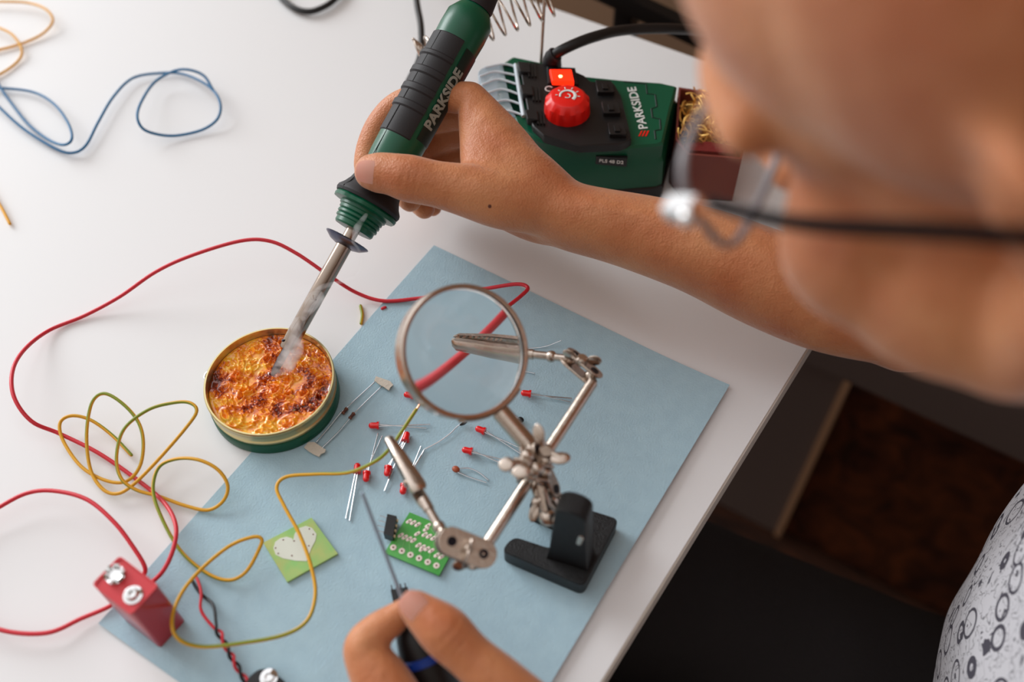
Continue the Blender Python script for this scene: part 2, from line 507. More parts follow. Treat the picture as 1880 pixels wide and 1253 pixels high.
e1, e2 = V(1475, 650), V(1102, 1253)
b1, b2 = V(1270, 104), V(1015, 15)
de = nrm(e2 - e1); db = nrm(b2 - b1)
den = de[0] * db[1] - de[1] * db[0]
tt = ((b1 - e1)[0] * db[1] - (b1 - e1)[1] * db[0]) / den
corner = e1 + de * tt
c_fr = corner + de * 1.15
c_bl = corner + db * 1.35
c_fl = c_fr + db * 1.35
desk = thing('desk', (corner[0] - .6, corner[1] - .5, 0), 'white laminate desk top with a pale edge strip under all the tools', 'desk')
build('tabletop', *prism([corner, c_bl, c_fl, c_fr], 0.018, 0.0), m_desk, desk)
nout = nrm(np.cross(de, (0, 0, 1)));
if nout[0] < 0: nout = -nout
build('edge_band', *prism([corner + nout * .0012 - A(0, 0, .0008), c_fr + nout * .0012 - A(0, 0, .0008), c_fr - A(0, 0, .0008), corner - A(0, 0, .0008)], 0.0172), m_edge, desk)
for sx, sy in ((.16, .10), (.16, 1.05), (1.28, .10), (1.28, 1.05)):
    p = corner + db * sx + de * sy
    build('leg', *box(p - A(0, 0, .018 + .366), db, de, (0, 0, 1), .05, .05, .732), m_frame, desk)

# cabinet with dark wooden doors behind the person's legs
Y0 = 0.345
cab = thing('cabinet', (.25, Y0, 0), 'low grey cabinet with dark brown burl doors beyond the desk edge', 'cabinet')
build('carcass', *box((.25, Y0 + .026, .28), (1, 0, 0), (0, 1, 0), (0, 0, 1), 1.1, .05, .56), m_cab, cab)
m_strip = mat('tan edge strip', (205, 160, 125), 0.6)
build('stile', *box((.21, Y0 - .008, .19), (1, 0, 0), (0, 1, 0), (0, 0, 1), .085, .018, .374), m_cab, cab)
build('top_rail', *box((.25, Y0 - .010, .46), (1, 0, 0), (0, 1, 0), (0, 0, 1), 1.1, .022, .17), m_cab, cab)
build('edge_strip', *box((.2565, Y0 - .010, .19), (1, 0, 0), (0, 1, 0), (0, 0, 1), .008, .022, .374), m_strip, cab)
build('door', *box((.52, Y0 - .003, .19), (1, 0, 0), (0, 1, 0), (0, 0, 1), .515, .01, .37), m_door, cab)
build('door', *box((-.07, Y0 - .003, .19), (1, 0, 0), (0, 1, 0), (0, 0, 1), .47, .01, .37), m_door, cab)

# black metal rack behind the desk
ry = 0.34
def onY(u, v, y):
    r = ray(u, v); t = (y - CAM[1]) / r[1]; return CAM + t * r
ra_, rb_ = onY(1128, -8, ry), onY(1268, 58, ry)
rd = nrm(rb_ - ra_)
rack = thing('metal_rack', (ra_[0], ry, 0), 'black metal rack with a sloping bar behind the far desk edge', 'rack')
bm_ = MB().add(box((ra_ + rb_) / 2 + A(0, 0, 0), rd, (0, 1, 0), np.cross(rd, (0, 1, 0)), np.linalg.norm(rb_ - ra_) + .25, .012, .016, .002))
bm_.build('bar', m_frame, rack)
pv = onY(1150, 30, ry + .02)
MB().add(box((pv[0], ry + .020, (pv[2] + .12 + .5605) / 2), (1, 0, 0), (0, 1, 0), (0, 0, 1), .018, .018, pv[2] + .12 - .5605, .002)).build('post', m_frame, rack)

# ------------------------------------------------------------------ blue sheet
PT, PR, PL = V(797, 452), V(1338, 713), V(183, 1148)
PB = PR + PL - PT
def sheet():
    n, mth = 60, 42; v = []; f = []
    for i in range(n + 1):
        for j in range(mth + 1):
            a, b = i / n, j / mth
            p = PT * (1 - a) * (1 - b) + PR * (1 - a) * b + PL * a * (1 - b) + PB * a * b
            h = 0.0005 + 0.0030 * max(0, (b - .72) / .28) ** 2 * (1 - .5 * a) + .0003 * (1 + math.sin(a * 9 + b * 4))
            h += 0.0012 * max(0, (a - .9) / .1) * max(0, (1 - b * 3))
            v.append(p + A(0, 0, h))
    w = mth + 1
    for i in range(n):
        for j in range(mth): f.append((i * w + j, i * w + j + 1, (i + 1) * w + j + 1, (i + 1) * w + j))
    N = len(v); v2 = [p - A(0, 0, .00022) for p in v]; f2 = [tuple(q + N for q in reversed(x)) for x in f]
    rim = [i * w for i in range(n + 1)] + [n * w + j for j in range(1, w)] + [i * w + mth for i in range(n - 1, -1, -1)] + [j for j in range(mth - 1, 0, -1)]
    f3 = [(rim[k], rim[(k + 1) % len(rim)], rim[(k + 1) % len(rim)] + N, rim[k] + N) for k in range(len(rim))]
    return v + v2, f + f2 + f3
tag(build('paper_sheet', *sheet(), m_paper), 'large light blue sheet of paper lying on the white desk under the components', 'paper')
PH = 0.0012                                  # height of the sheet's top

# ------------------------------------------------------------------ flux tin
TH = 0.0205
tc_ = V(494, 697, TH); to = A(tc_[0], tc_[1], TZ)
tin = thing('flux_tin', to + A(0, 0, 0.0002), 'round green and gold tin of amber rosin flux under the iron tip', 'tin')
Z = A(0, 0, 1)
build('body', *lathe(to, Z, [(.030, .0002), (.0362, .0002), (.0372, .0012), (.0372, .0080), (.0365, .0090), (.034, .0090), (.0335, .004), (.030, .003)], 96, close=True), m_green, tin)
build('base_plate', *lathe(to, Z, [(.0008, .0006), (.032, .0006), (.032, .004), (.0008, .004)], 64), m_gold, tin)
prof = [(.0335, .0085), (.0363, .0088), (.0367, .0096), (.0367, .0112), (.0358, .0118), (.0358, .0128), (.0367, .0134), (.0367, .0178), (.0371, .0186), (.0371, .0198), (.0366, TH), (.0358, TH), (.0354, .0190), (.0352, .0100), (.0345, .0088)]
build('gold_rim', *lathe(to, Z, prof, 128, close=True), m_gold, tin)
def rosin():
    rings_, seg = 150, 300; Rr = .0351
    rr = np.linspace(0.0004, Rr, rings_); an = np.linspace(0, 2 * math.pi, seg, endpoint=False)
    X = rr[:, None] * np.cos(an); Y = rr[:, None] * np.sin(an); H = np.zeros_like(X)
    for _ in range(340):                     # bubbles: small domes with a crater rim
        a = rng.uniform(0, 2 * math.pi); q = Rr * math.sqrt(rng.uniform(0, .9)); s = rng.uniform(.0005, .0023) if _ % 6 else rng.uniform(.002, .003)
        cx, cy = q * math.cos(a), q * math.sin(a)
        el = rng.uniform(.6, 1.6); th = rng.uniform(0, 3.14)
        dx, dy = X - cx, Y - cy
        u = dx * math.cos(th) + dy * math.sin(th); w = -dx * math.sin(th) + dy * math.cos(th)
        d = np.sqrt((u * el) ** 2 + (w / el) ** 2) / s
        H += .0007 * s / .0016 * (np.exp(-((d - 1) ** 2) / .10) - .75 * np.exp(-(d ** 2) / .35))
    for _ in range(26):
        a = rng.uniform(0, 2 * math.pi); q = Rr * math.sqrt(rng.uniform(0, .8)); s = rng.uniform(.003, .009)
        H += rng.uniform(-.0010, .0012) * np.exp(-(((X - q * math.cos(a)) ** 2 + (Y - q * math.sin(a)) ** 2) / s ** 2))
    H += .0016 * np.clip((rr[:, None] - .030) / .005, 0, 1) ** 2
    edge = np.clip((Rr - rr[:, None]) / .002, 0, 1); H = H * (0.3 + .7 * edge)
    Zt = TZ + .0150 + H
    v = np.stack([to[0] + X, to[1] + Y, Zt], -1).reshape(-1, 3); f = []
    for i in range(rings_ - 1):
        for j in range(seg):
            j2 = (j + 1) % seg; f.append((i * seg + j, i * seg + j2, (i + 1) * seg + j2, (i + 1) * seg + j))
    f.append(tuple(range(seg)))
    n0 = len(v)
    low = v[-seg:].copy(); low[:, 2] = TZ + .006
    v = np.concatenate([v, low])
    for j in range(seg):
        j2 = (j + 1) % seg; f.append(((rings_ - 1) * seg + j, (rings_ - 1) * seg + j2, n0 + j2, n0 + j))
    f.append(tuple(n0 + j for j in range(seg)))
    return v, f
build('rosin', *rosin(), m_amber, tin, angle=80)
for pu, pv2 in ((374, 690), (404, 632)):
    p = V(pu, pv2, .014); dd = nrm(A(p[0] - to[0], p[1] - to[1], 0)); p = to + dd * .0372 + A(0, 0, .0145)
    tdir = np.cross(Z, dd)
    MB().add(sweep(spline([p - tdir * .0035 - dd * .001, p - tdir * .002 + dd * .0022, p + tdir * .002 + dd * .0022, p + tdir * .0035 - dd * .001], 6), .0008, seg=8)) \
        .add(box(p, tdir, Z, dd, .006, .004, .0014, .0005)).build('latch', m_chrome, tin)

# ------------------------------------------------------------------ wires
def P3(lst): return [V(u, v, h / 1000.0) for u, v, h in lst]
def wire(name, lst, r, m, label, catg='wire', per=8, uv=False, sep=True):
    pts = spline(P3(lst), per)
    pts[:, 2] = np.maximum(pts[:, 2], TZ + r + .0002)
    vf = sweep(pts, r, seg=12, cap='round')
    o = build(name, vf[0], vf[1], m, None, 60, vf[2] if uv else None)
    return tag(o, label, catg)
rw = [(803, 697, 31), (835, 662, 35), (868, 628, 37), (912, 580, 34), (955, 545, 28), (969, 529, 26), (950, 522, 24), (900, 529, 18), (835, 541, 9), (770, 548, 3.5), (705, 553, 2.5), (655, 538, 5), (605, 507, 15),
      (545, 466, 24), (495, 443, 29), (440, 443, 30), (350, 470, 26), (285, 500, 19), (220, 545, 8), (155, 580, 2.2), (90, 607, 3), (45, 642, 12), (23, 682, 19), (26, 730, 20), (58, 774, 14),
      (110, 797, 6), (180, 832, 3.5), (250, 880, 2.6), (300, 922, 6), (322, 962, 11), (320, 1002, 12), (302, 1045, 10), (275, 1072, 7), (240, 1088, 3), (208, 1096, 3), (204, 1112, 4), (150, 1136, 4), (85, 1163, 6), (0, 1157, 7),
      (-70, 1120, 8), (-95, 1040, 8), (-60, 970, 8), (0, 931, 9), (50, 906, 11), (100, 902, 13), (160, 918, 15), (210, 960, 15), (245, 1006, 12), (266, 1042, 8), (262, 1062, 3)]
wire('red_wire', rw, .00118, m_redwire, 'long red wire looping across the desk around the tin and held under the magnifier')
yw = [(241, 836, 3), (205, 799, 4), (165, 771, 7), (130, 764, 9), (110, 778, 8), (117, 812, 6), (150, 858, 5), (195, 883, 4.5), (232, 884, 5), (257, 856, 9), (263, 810, 14), (252, 772, 17), (222, 739, 20), (190, 723, 21), (168, 742, 19),
      (159, 800, 13), (166, 862, 7), (188, 898, 5), (215, 907, 5), (245, 890, 7), (290, 845, 12), (342, 785, 18), (361, 755, 21), (348, 740, 22), (318, 740, 21), (272, 753, 19), (228, 788, 16), (214, 838, 12), (222, 878, 9), (250, 900, 6), (292, 912, 4), (340, 929, 3),
      (382, 937, 3), (410, 920, 6), (418, 892, 10), (400, 863, 14), (365, 845, 16), (325, 843, 14), (292, 858, 11), (281, 898, 9), (294, 945, 8), (330, 1010, 6), (378, 1052, 4), (420, 1066, 4), (452, 1050, 6), (476, 1008, 10), (480, 990, 12), (462, 987, 13), (420, 1004, 13),
      (368, 1047, 15), (332, 1092, 20), (316, 1138, 25), (327, 1173, 23), (370, 1188, 18), (440, 1182, 17), (520, 1167, 15), (564, 1140, 14), (579, 1092, 14), (571, 1040, 15), (550, 982, 16), (522, 930, 17), (508, 896, 18), (526, 876, 19),
      (580, 871, 21), (640, 868, 25), (688, 848, 31), (714, 826, 36), (736, 795, 38), (754, 768, 38), (764, 753, 38)]
yo = wire('yellow_wire', yw, .00098, m_yg, 'long yellow and green striped wire tangled in loops and gripped by the lower clip', uv=True)
cp = [V(764, 753, .038), V(767, 749, .0382), V(770, 744, .0385)]
c_ = build('bare_tip', *sweep(cp, .0006, seg=8, cap='round')[:2], m_copper, yo); c_['label'] = 'bare copper wire end'
bw = [(391, 165, 9), (374, 139, 12), (345, 128, 14), (318, 131, 12), (285, 150, 8), (262, 182, 12), (252, 212, 16), (262, 236, 12), (290, 247, 6), (325, 249, 3), (370, 239, 3), (398, 220, 6), (405, 195, 9), (395, 170, 9), (370, 150, 6), (335, 136, 3), (300, 134, 3), (245, 143, 4),
      (208, 178, 5), (180, 225, 5), (157, 268, 4), (131, 281, 3), (100, 272, 3), (45, 238, 4), (0, 198, 6), (-45, 150, 7), (-35, 120, 6), (-12, 140, 5), (3, 164, 4), (20, 188, 3), (52, 228, 3), (88, 256, 5), (117, 266, 9), (132, 254, 11), (124, 224, 10), (98, 190, 7), (60, 169, 4), (3, 162, 3), (-30, 165, 3)]
wire('blue_wire', bw, .00098, m_blue, 'blue wire curled into loops on the far left of the desk')
yt = [(-30, 4, 5), (0, 3, 5), (50, 5, 6), (84, 17, 8), (97, 38, 6), (78, 62, 3), (40, 80, 2), (0, 91, 2), (-45, 100, 2), (-70, 70, 3), (-40, 42, 5), (0, 52, 6), (25, 66, 6), (40, 92, 4), (32, 113, 2), (0, 136, 2), (-40, 150, 2)]
wire('yellow_wire', yt, .0010, m_yel, 'yellow wire looped at the upper left corner of the desk')
wire('yellow_wire', [(-30, 330, 3), (0, 377, 3), (18, 411, 2)], .0010, m_yel, 'short end of yellow wire at the left edge, below the blue wire')
so = wire('wire_offcut', [(662, 562, 1.2), (665, 578, 1.2), (663, 594, 1.2)], .0010, m_yg, 'tiny yellow green wire offcut on the white desk between the iron and the blue sheet', 'wire offcut', uv=True)

# ------------------------------------------------------------------ LEDs and small components
leadr = .00038
def led(head, tipdir, ends, label, h=PH, stand=0.0015, body=True, group='red LEDs scattered on the blue sheet'):
    p = V(head[0], head[1], h + .0017); q = V(tipdir[0], tipdir[1], h + .0017)
    d = nrm(A(q[0] - p[0], q[1] - p[1], 0))          # from flange side to dome tip
    t = thing('led', A(p[0], p[1], TZ + h), label, 'LED', group)
    r = .00185
    pr = [(.0011, -.0026), (.0023, -.0026), (.0023, -.0014), (r, -.0013), (r, .0016)]
    for k in range(1, 7):
        a = k / 6 * math.pi / 2; pr.append((max(r * math.cos(a), .0001), .0016 + r * math.sin(a)))
    build('lens', *lathe(A(p[0], p[1], TZ + h + .0024), d, pr, 24), m_led, t, 40)
    side = np.cross(Z, d)
    for i, en in enumerate(ends):
        s = A(p[0], p[1], TZ + h + .0024) - d * .0021 + side * (.0006 if i == 0 else -.0006)
        e_ = V(en[0], en[1], h + .0006)
        build('lead', *tube(s, e_, leadr, 8), m_lead, t)
    return t
led((688, 783), (680, 783), [(790, 780), (783, 787)], 'red LED lying sideways nearest the paper tape, leads pointing right')
led((746, 804), (748, 795), [(706, 902), (713, 880)], 'red LED behind the yellow wire tip, leads running down beside the lower clip')
led((656, 862), (657, 852), [(635, 953), (642, 957)], 'red LED lying across the yellow wire with long leads pointing down')
led((673, 876), (672, 885), [(694, 796), (702, 801)], 'red LED pointing down right of the leftmost one, leads pointing up')
led((712, 866), (710, 876), [(744, 790), (750, 796)], 'red LED beside the lower clip jaw with its leads pointing up past it')
led((741, 899), (739, 908), [(773, 820), (779, 826)], 'red LED lowest in the cluster, below the lower clip jaw, leads hidden behind the clip')
led((752, 727), (745, 726), [(800, 738), (798, 746)], 'red LED half hidden under the lower left rim of the magnifier')
led((967, 724), (959, 723), [(1050, 732), (1048, 739)], 'red LED right of the magnifier with leads pointing right under the steel rod')
led((883, 791), (875, 788), [(975, 832), (968, 842)], 'red LED below the magnifier, upper one of the pair pointing at the stand hub')
led((859, 829), (850, 827), [(950, 851), (944, 862)], 'red LED below the magnifier, lower one of the pair pointing at the stand hub')
tag(build('wire_offcut', *sweep([V(702, 567, .0013), V(707, 565, .0013)], .0010, seg=10, cap='round')[:2], m_redwire), 'tiny red wire offcut at the upper left edge of the blue sheet', 'wire offcut')

def leadwire(pts, r=leadr, h=None): return sweep(spline(P3(pts), 6), r, seg=8, cap='round')[:2]
# two taped resistors
for (lab, pts, c0, c1) in (('small brown resistor on two thin leads, nearer the tin', [(581, 812, 2), (604, 785, 2), (626, 758, 2.4), (640, 746, 2.6), (664, 724, 2.2), (688, 702, 2)], (629, 760), (637, 750)),
                           ('small brown resistor on two thin leads, farther from the tin', [(592, 822, 2), (620, 795, 2), (642, 769, 2.4), (652, 758, 2.6), (675, 735, 2.2), (701, 710, 2)], (642, 769), (650, 759))):
    a, b = V(c0[0], c0[1], .0026), V(c1[0], c1[1], .0026); L = np.linalg.norm(b - a)
    t = thing('resistor', A(a[0], a[1], TZ + PH), lab, 'resistor', 'taped resistors beside the tin')
    build('lead', *leadwire(pts), m_lead, t)
    build('body', *lathe(a, b - a, [(.0004, -.0002), (.0010, 0), (.0012, .0006), (.0009, .0012), (.0009, L - .0012), (.0012, L - .0006), (.0010, L), (.0004, L + .0002)], 20), m_res, t)
    bb = MB()
    for s in (.3, .5, .7):
        bb.add(tube(a + (b - a) * (s - .06), a + (b - a) * (s + .06), .00096, 16))
    build('colour_bands', np.concatenate(bb.v), bb.f, m_band, t)
for lab, P in (('torn strip of pale paper tape holding the upper ends of the resistor leads', [(690, 691), (716, 700), (722, 707), (717, 711), (714, 717), (709, 714), (705, 711), (696, 706), (687, 699)]),
               ('torn strip of tan paper tape beside the tin holding the lower resistor leads', [(566, 812), (577, 812), (598, 826), (596, 831), (589, 834), (586, 839), (575, 834), (567, 829), (558, 822)])):
    tag(build('paper_tape', *prism([V(u, v, .0029) for u, v in P], .0006), m_tape), lab, 'tape', 'paper tapes on the resistor leads')

cc = V(837, 862, .003)
t = thing('ceramic_capacitor', A(cc[0], cc[1], TZ + PH), 'round brown ceramic capacitor with two thin leads below the magnifier', 'capacitor')
build('disc', *ellipsoid(cc, .0023, .0019, .0015, seg=20), m_cer, t)
for pts in ([(842, 861, 2.5), (862, 861, 2), (880, 869, 2), (896, 882, 2)], [(841, 868, 2.5), (862, 877, 2), (893, 887, 2)]):
    build('lead', *leadwire(pts), m_lead, t)
t = thing('transistor', V(852, 778, PH), 'small black bead component at the lower rim of the magnifier with a curved lead', 'transistor')
build('body', *ellipsoid(V(851, 778, .003), .0022, .0013, .0013, axes=(nrm(V(858, 776) - V(845, 780)), Z, (0, 1, 0)), seg=16), m_black, t)
build('lead', *leadwire([(846, 779, 2.6), (838, 785, 2.4), (826, 797, 2.2), (805, 812, 2), (779, 826, 2)]), m_lead, t)
build('lead', *leadwire([(779, 826, 2), (771, 842, 2), (762, 858, 2)]), m_lead, t)
t = thing('transistor', V(957, 772, PH), 'small black bead component behind the magnifier handle on the blue sheet', 'transistor')
build('body', *ellipsoid(V(956, 771, .003), .0020, .0016, .0016, seg=16), m_black, t)
build('lead', *leadwire([(956, 772, 2.6), (940, 760, 2), (925, 748, 2)]), m_lead, t)
tag(build('wire_offcut', *leadwire([(935, 637, 2.5), (965, 640, 2), (1000, 637, 2.5), (1030, 626, 6)]), m_lead), 'thin curved metal lead right of the magnifier, beside the upper clip', 'wire offcut')
tag(build('wire_offcut', *leadwire([(940, 682, 1.8), (965, 683, 1.8), (981, 686, 1.8)]), m_lead), 'short thin metal lead sticking out at the right rim of the magnifier', 'wire offcut')

# ------------------------------------------------------------------ circuit boards
def bilerp(c, a, b): return c[0] * (1 - a) * (1 - b) + c[1] * a * (1 - b) + c[2] * a * b + c[3] * (1 - a) * b
hb = [(483, 997), (572, 951), (620, 1017), (527, 1069)]
hz = PH + .0018
t = thing('circuit_board', V(552, 1010, PH), 'pale green circuit board with a white heart on it', 'circuit board')
build('board', *pxprism(hb, hz, .0016), m_board2, t)
hp = [(542, 1030), (520, 1026), (506, 1019), (502, 1007), (505, 996), (514, 989), (526, 986), (536, 989), (538, 993), (541, 980), (550, 970), (562, 966), (573, 970), (581, 981), (579, 993), (571, 1008), (563, 1031)]
build('heart_plate', *prism([V(u, v, hz + .0002) for u, v in hp], .0003), m_heart, t)
dots = MB()
for u, v in ((520, 992), (540, 994), (568, 972), (575, 982), (506, 1007), (511, 1017), (536, 1021), (567, 1003)):
    dots.add(lathe(V(u, v, hz + .0001), Z, [(.0004, 0), (.0004, .00022)], 10))
dots.build('drill_holes', m_hole, t)
gb = [(752, 941), (848, 981), (806, 1057), (706, 1015)]
gz = PH + .0022
t = thing('circuit_board', V(775, 1000, PH), 'bright green circuit board with rows of solder pads beside the black socket', 'circuit board')
build('board', *pxprism(gb, gz, .0016), m_board, t)
def cp5(x, y): return 680 + x / 3.686, 780 + y / 3.686
big = [(155, 833), (213, 857), (271, 883), (329, 906), (388, 932), (447, 956)]
small = [(262, 655), (290, 665), (320, 678), (390, 685), (377, 710), (318, 740), (368, 745), (397, 757), (427, 770), (457, 782), (205, 750), (233, 763), (262, 775), (291, 785), (326, 817), (355, 830), (384, 842), (413, 855), (450, 885), (480, 897), (350, 905 - 60)]
pads, holes, trc = MB(), MB(), MB()
for lst, r0 in ((big, .0027), (small, .0019)):
    for x, y in lst:
        u, v = cp5(x, y); p = V(u, v, gz)
        if r0 > .002: pads.add(lathe(p, Z, [(r0 * .55, 0), (r0 * .62, .00025), (r0 * .2, .0003)], 20)); rr0 = r0 * .6
        else:
            pads.add(sweep(spline([p - A(.0004, .0009, -.0001), p + A(.0004, .0009, .0001)], 4), .0009, .0002, ref=Z, seg=10, cap='round')[:2])
        holes.add(lathe(p + A(0, 0, .0003), Z, [(r0 * .2, 0), (r0 * .2, .00012)], 10))
for a, b in (((205, 750), (155, 833)), ((233, 775), (213, 857)), ((262, 785), (271, 883)), ((350, 850), (329, 906)), ((413, 860), (388, 932)), ((350, 665), (318, 740)), ((400, 690), (457, 782))):
    pa, pb = V(*cp5(*a), gz + .0001), V(*cp5(*b), gz + .0001)
    trc.add(sweep(np.array([pa, pb]), .00022, .0001, ref=Z, seg=6)[:2])
pads.build('solder_pads', m_pad, t); holes.build('drill_holes', m_hole, t); trc.build('traces', m_trace, t)
# ic socket
sk = [V(711, 944, .009), V(728, 948, .009), V(721, 986, .009), V(704, 980, .009)]
t = thing('ic_socket', V(715, 970, PH), 'black chip socket with pale pins touching the bright green board', 'chip socket')
build('body', *prism(sk, .0066), m_black, t)
b_ = MB(); xd = nrm(V(728, 948) - V(711, 944)); yd = nrm(V(721, 986) - V(728, 948))
for k in range(4):
    s = (k + .5) / 4
    p = sk[1] * (1 - s) + sk[2] * s + xd * .0004 - A(0, 0, .0025)
    b_.add(box(p, yd, Z, xd, .0013, .0015, .001)); 
b_.build('contacts', mat('pale contact', (225, 205, 170), .4), t)
for k in range(4):
    s = (k + .5) / 4; q = sk[0] * (1 - s) + sk[3] * s - A(0, 0, .002)
    build('pin', *tube(q, q - xd * .0042 + A(0, 0, .0004), .00028, 8), m_lead, t)
# eight pin chip by the left thumb
m_pin = mat('dark pin', (70, 66, 70), .5, .3)
ck = [V(717, 1083, .0055), V(748, 1078, .0055), V(752, 1102, .0055), V(722, 1108, .0055)]
t = thing('microchip', V(735, 1093, PH), 'small black eight pin chip at the tip of the left thumb', 'microchip')
build('body', *prism(ck, .0034, .0003), m_black, t)
ux = nrm(ck[1] - ck[0]); uy = nrm(ck[0] - ck[3])
for k in range(4):
    s = (k + .3) / 3.7
    for side, base in ((1, ck[0] * (1 - s) + ck[1] * s), (-1, ck[3] * (1 - s) + ck[2] * s)):
        q = base - A(0, 0, .0017)
        MB().add(box(q + uy * side * .0004, ux, uy, Z, .0010, .0010, .0003)).add(tube(q + uy * side * .0006, q + uy * side * .0030 - A(0, 0, .0003), .0003, 8)).build('pin', m_pin, t)

# ------------------------------------------------------------------ battery and connector
bt = [V(183, 1072, .0465), V(221, 1035, .0465), V(280, 1077, .0465), V(240, 1120, .0465)]
cb = sum(bt) / 4; ax = nrm(((bt[2] - bt[1]) + (bt[3] - bt[0])) * A(1, 1, 0)); ay = nrm(np.cross(Z, ax))
W_, D_ = .0265, .0175
bt = [cb + ax * a * W_ / 2 + ay * b * D_ / 2 for a, b in ((-1, -1), (1, -1), (1, 1), (-1, 1))]
t = thing('battery', (cb[0], cb[1], TZ + PH), 'upright red block battery with two silver snap terminals on top', 'battery')
build('case', *prism(rounded(bt, .0022, 5), .0453, .0006), m_batt, t)
rimv, rimf = [], []
outer = rounded([p + A(0, 0, .0010) for p in bt], .0022, 5); inner = np.array([p - nrm(p - cb - A(0, 0, .001)) * .0013 for p in outer])
n = len(outer); rimv = np.concatenate([outer - A(0, 0, .0012), outer, inner, inner - A(0, 0, .0012)])
for k in range(4):
    for j in range(n):
        j2 = (j + 1) % n; rimf.append((k * n + j, k * n + j2, ((k + 1) % 4) * n + j2, ((k + 1) % 4) * n + j))
build('top_rim', rimv, rimf, m_batttop, t)
build('top_plate', *prism([p + A(0, 0, .0003) - nrm(p - cb) * .0012 for p in rounded(bt, .0022, 5)], .0004), m_batttop, t)
p1 = V(243, 1092, .048); p0 = V(211, 1056, .048)
p1[2] = p0[2] = bt[0][2] + .0003
build('terminal', *lathe(p1, Z, [(.0045, 0), (.0046, .0006), (.0032, .0009), (.0028, .0028), (.0023, .0031), (.0015, .0030), (.0013, .0012), (.0002, .0012)], 32), m_chrome, t)
b_ = MB().add(lathe(p0, Z, [(.0046, 0), (.0046, .0008), (.0024, .001), (.0022, .001), (.0002, .001)], 24))
for k in range(6):
    a = k * math.pi / 3; dr = ax * math.cos(a) + ay * math.sin(a); sd = np.cross(Z, dr)
    b_.add(sweep([p0 + dr * .0027 + A(0, 0, .0006), p0 + dr * .0033 + A(0, 0, .0016), p0 + dr * .0038 + A(0, 0, .0030), p0 + dr * .0046 + A(0, 0, .0033)], .0016, .0003, ref=dr, seg=8)[:2])
b_.build('terminal', m_chrome, t)
t = thing('battery_connector', V(480, 1262, PH), 'black round battery snap connector with twisted red and black leads at the bottom edge', 'battery connector')
cc = V(478, 1268, .006)
build('housing', *prism(rounded([cc + ax * a + ay * b for a, b in ((-.009, -.013), (.013, -.013), (.013, .010), (-.009, .010))], .0085, 8), .006, .0008), m_black, t)
build('snap', *lathe(V(494, 1245, .0062), Z, [(.0044, -.0006), (.0044, .0005), (.0030, .0008), (.0027, .0022), (.0016, .0024), (.0012, .001), (.0001, .001)], 28), m_chrome, t)
core = [(356, 1062), (372, 1095), (382, 1120), (396, 1152), (408, 1172), (420, 1196), (430, 1214), (442, 1236), (456, 1258)]
cs = spline(np.array([V(u, v, .003 + .004 * math.sin(i * .4)) for i, (u, v) in enumerate(core)]), 12)
for ph, mm, nm in ((0, m_redwire, 'red_lead'), (math.pi, m_blackwire, 'black_lead')):
    T = np.gradient(cs, axis=0); pts = []
    for i, p in enumerate(cs):
        s = i / len(cs); tdir = nrm(T[i]); sd = np.cross(Z, tdir)
        amp = .0024 * math.exp(-((s - .20) / .15) ** 2) + .0010
        a = ph + .4 + 2 * math.pi * (0.62 * min(s, .38) / .38 + 2.6 * max(0, s - .38) / .62)
        pts.append(p + sd * amp * math.cos(a) + Z * (.0012 * math.sin(a) + .0006))
    pts = np.array(pts); pts[:, 2] = np.maximum(pts[:, 2], TZ + PH + .0011)
    o = build(nm, *sweep(pts, .0008, seg=10, cap='round')[:2], mm, t)

# ------------------------------------------------------------------ soldering station
def PV(lst, h): return [V(u, v, h) for u, v in lst]
t = st = thing('soldering_station', V(1080, 300, 0), 'green and black soldering station with red knob and lit red switch behind the forearm', 'soldering station')
gtop = [(918, 118), (940, 103), (996, 115), (1074, 140), (1113, 144), (1142, 147), (1216, 152), (1243, 158), (1232, 200), (1218, 262), (1208, 266), (1147, 271), (1038, 271), (989, 258), (950, 233), (932, 190)]
poly = np.array(PV(gtop, .048))
cen = poly.mean(0)
def body_station():
    rings = []
    for h, s in ((.048, .97), (.0465, 1.0), (.036, 1.0), (.033, 1.03), (.006, 1.06), (.0006, 1.04)):
        q = cen + (poly - cen) * s; q[:, 2] = TZ + h; rings.append(q)
    v = np.concatenate(rings); n = len(poly); f = []
    for i in range(len(rings) - 1):
        for j in range(n):
            j2 = (j + 1) % n; f.append((i * n + j, i * n + j2, (i + 1) * n + j2, (i + 1) * n + j))
    f.append(tuple(range(n))); f.append(tuple((len(rings) - 1) * n + j for j in range(n - 1, -1, -1)))
    return v, f
build('housing', *body_station(), m_green, st, 25)
bq = cen + (poly - cen) * 1.075; bq[:, 2] = TZ + .013
build('base', *prism(rounded(bq, .003, 3), .0125, .001), m_black, st)
panel = [(958, 113), (1004, 117), (1047, 127), (1073, 138), (1084, 149), (1127, 152), (1140, 175), (1150, 215), (1160, 256), (1139, 264), (1061, 267), (998, 249), (978, 231), (969, 203), (956, 130)]
pn = build('control_panel', *prism(rounded(PV(panel, .053), .001, 2), .007, .0007), m_black, st)
rb2 = MB()
for (cx_, cy_) in ((968, 128), (976, 172), (984, 215)):
    for k in range(3):
        u = cx_ + k * 6; MB().add(prism(PV([(u, cy_ - 14), (u + 3, cy_ - 14), (u + 5, cy_ + 12), (u + 2, cy_ + 12)], .0545), .002)).build('vent_rib', m_black, st)
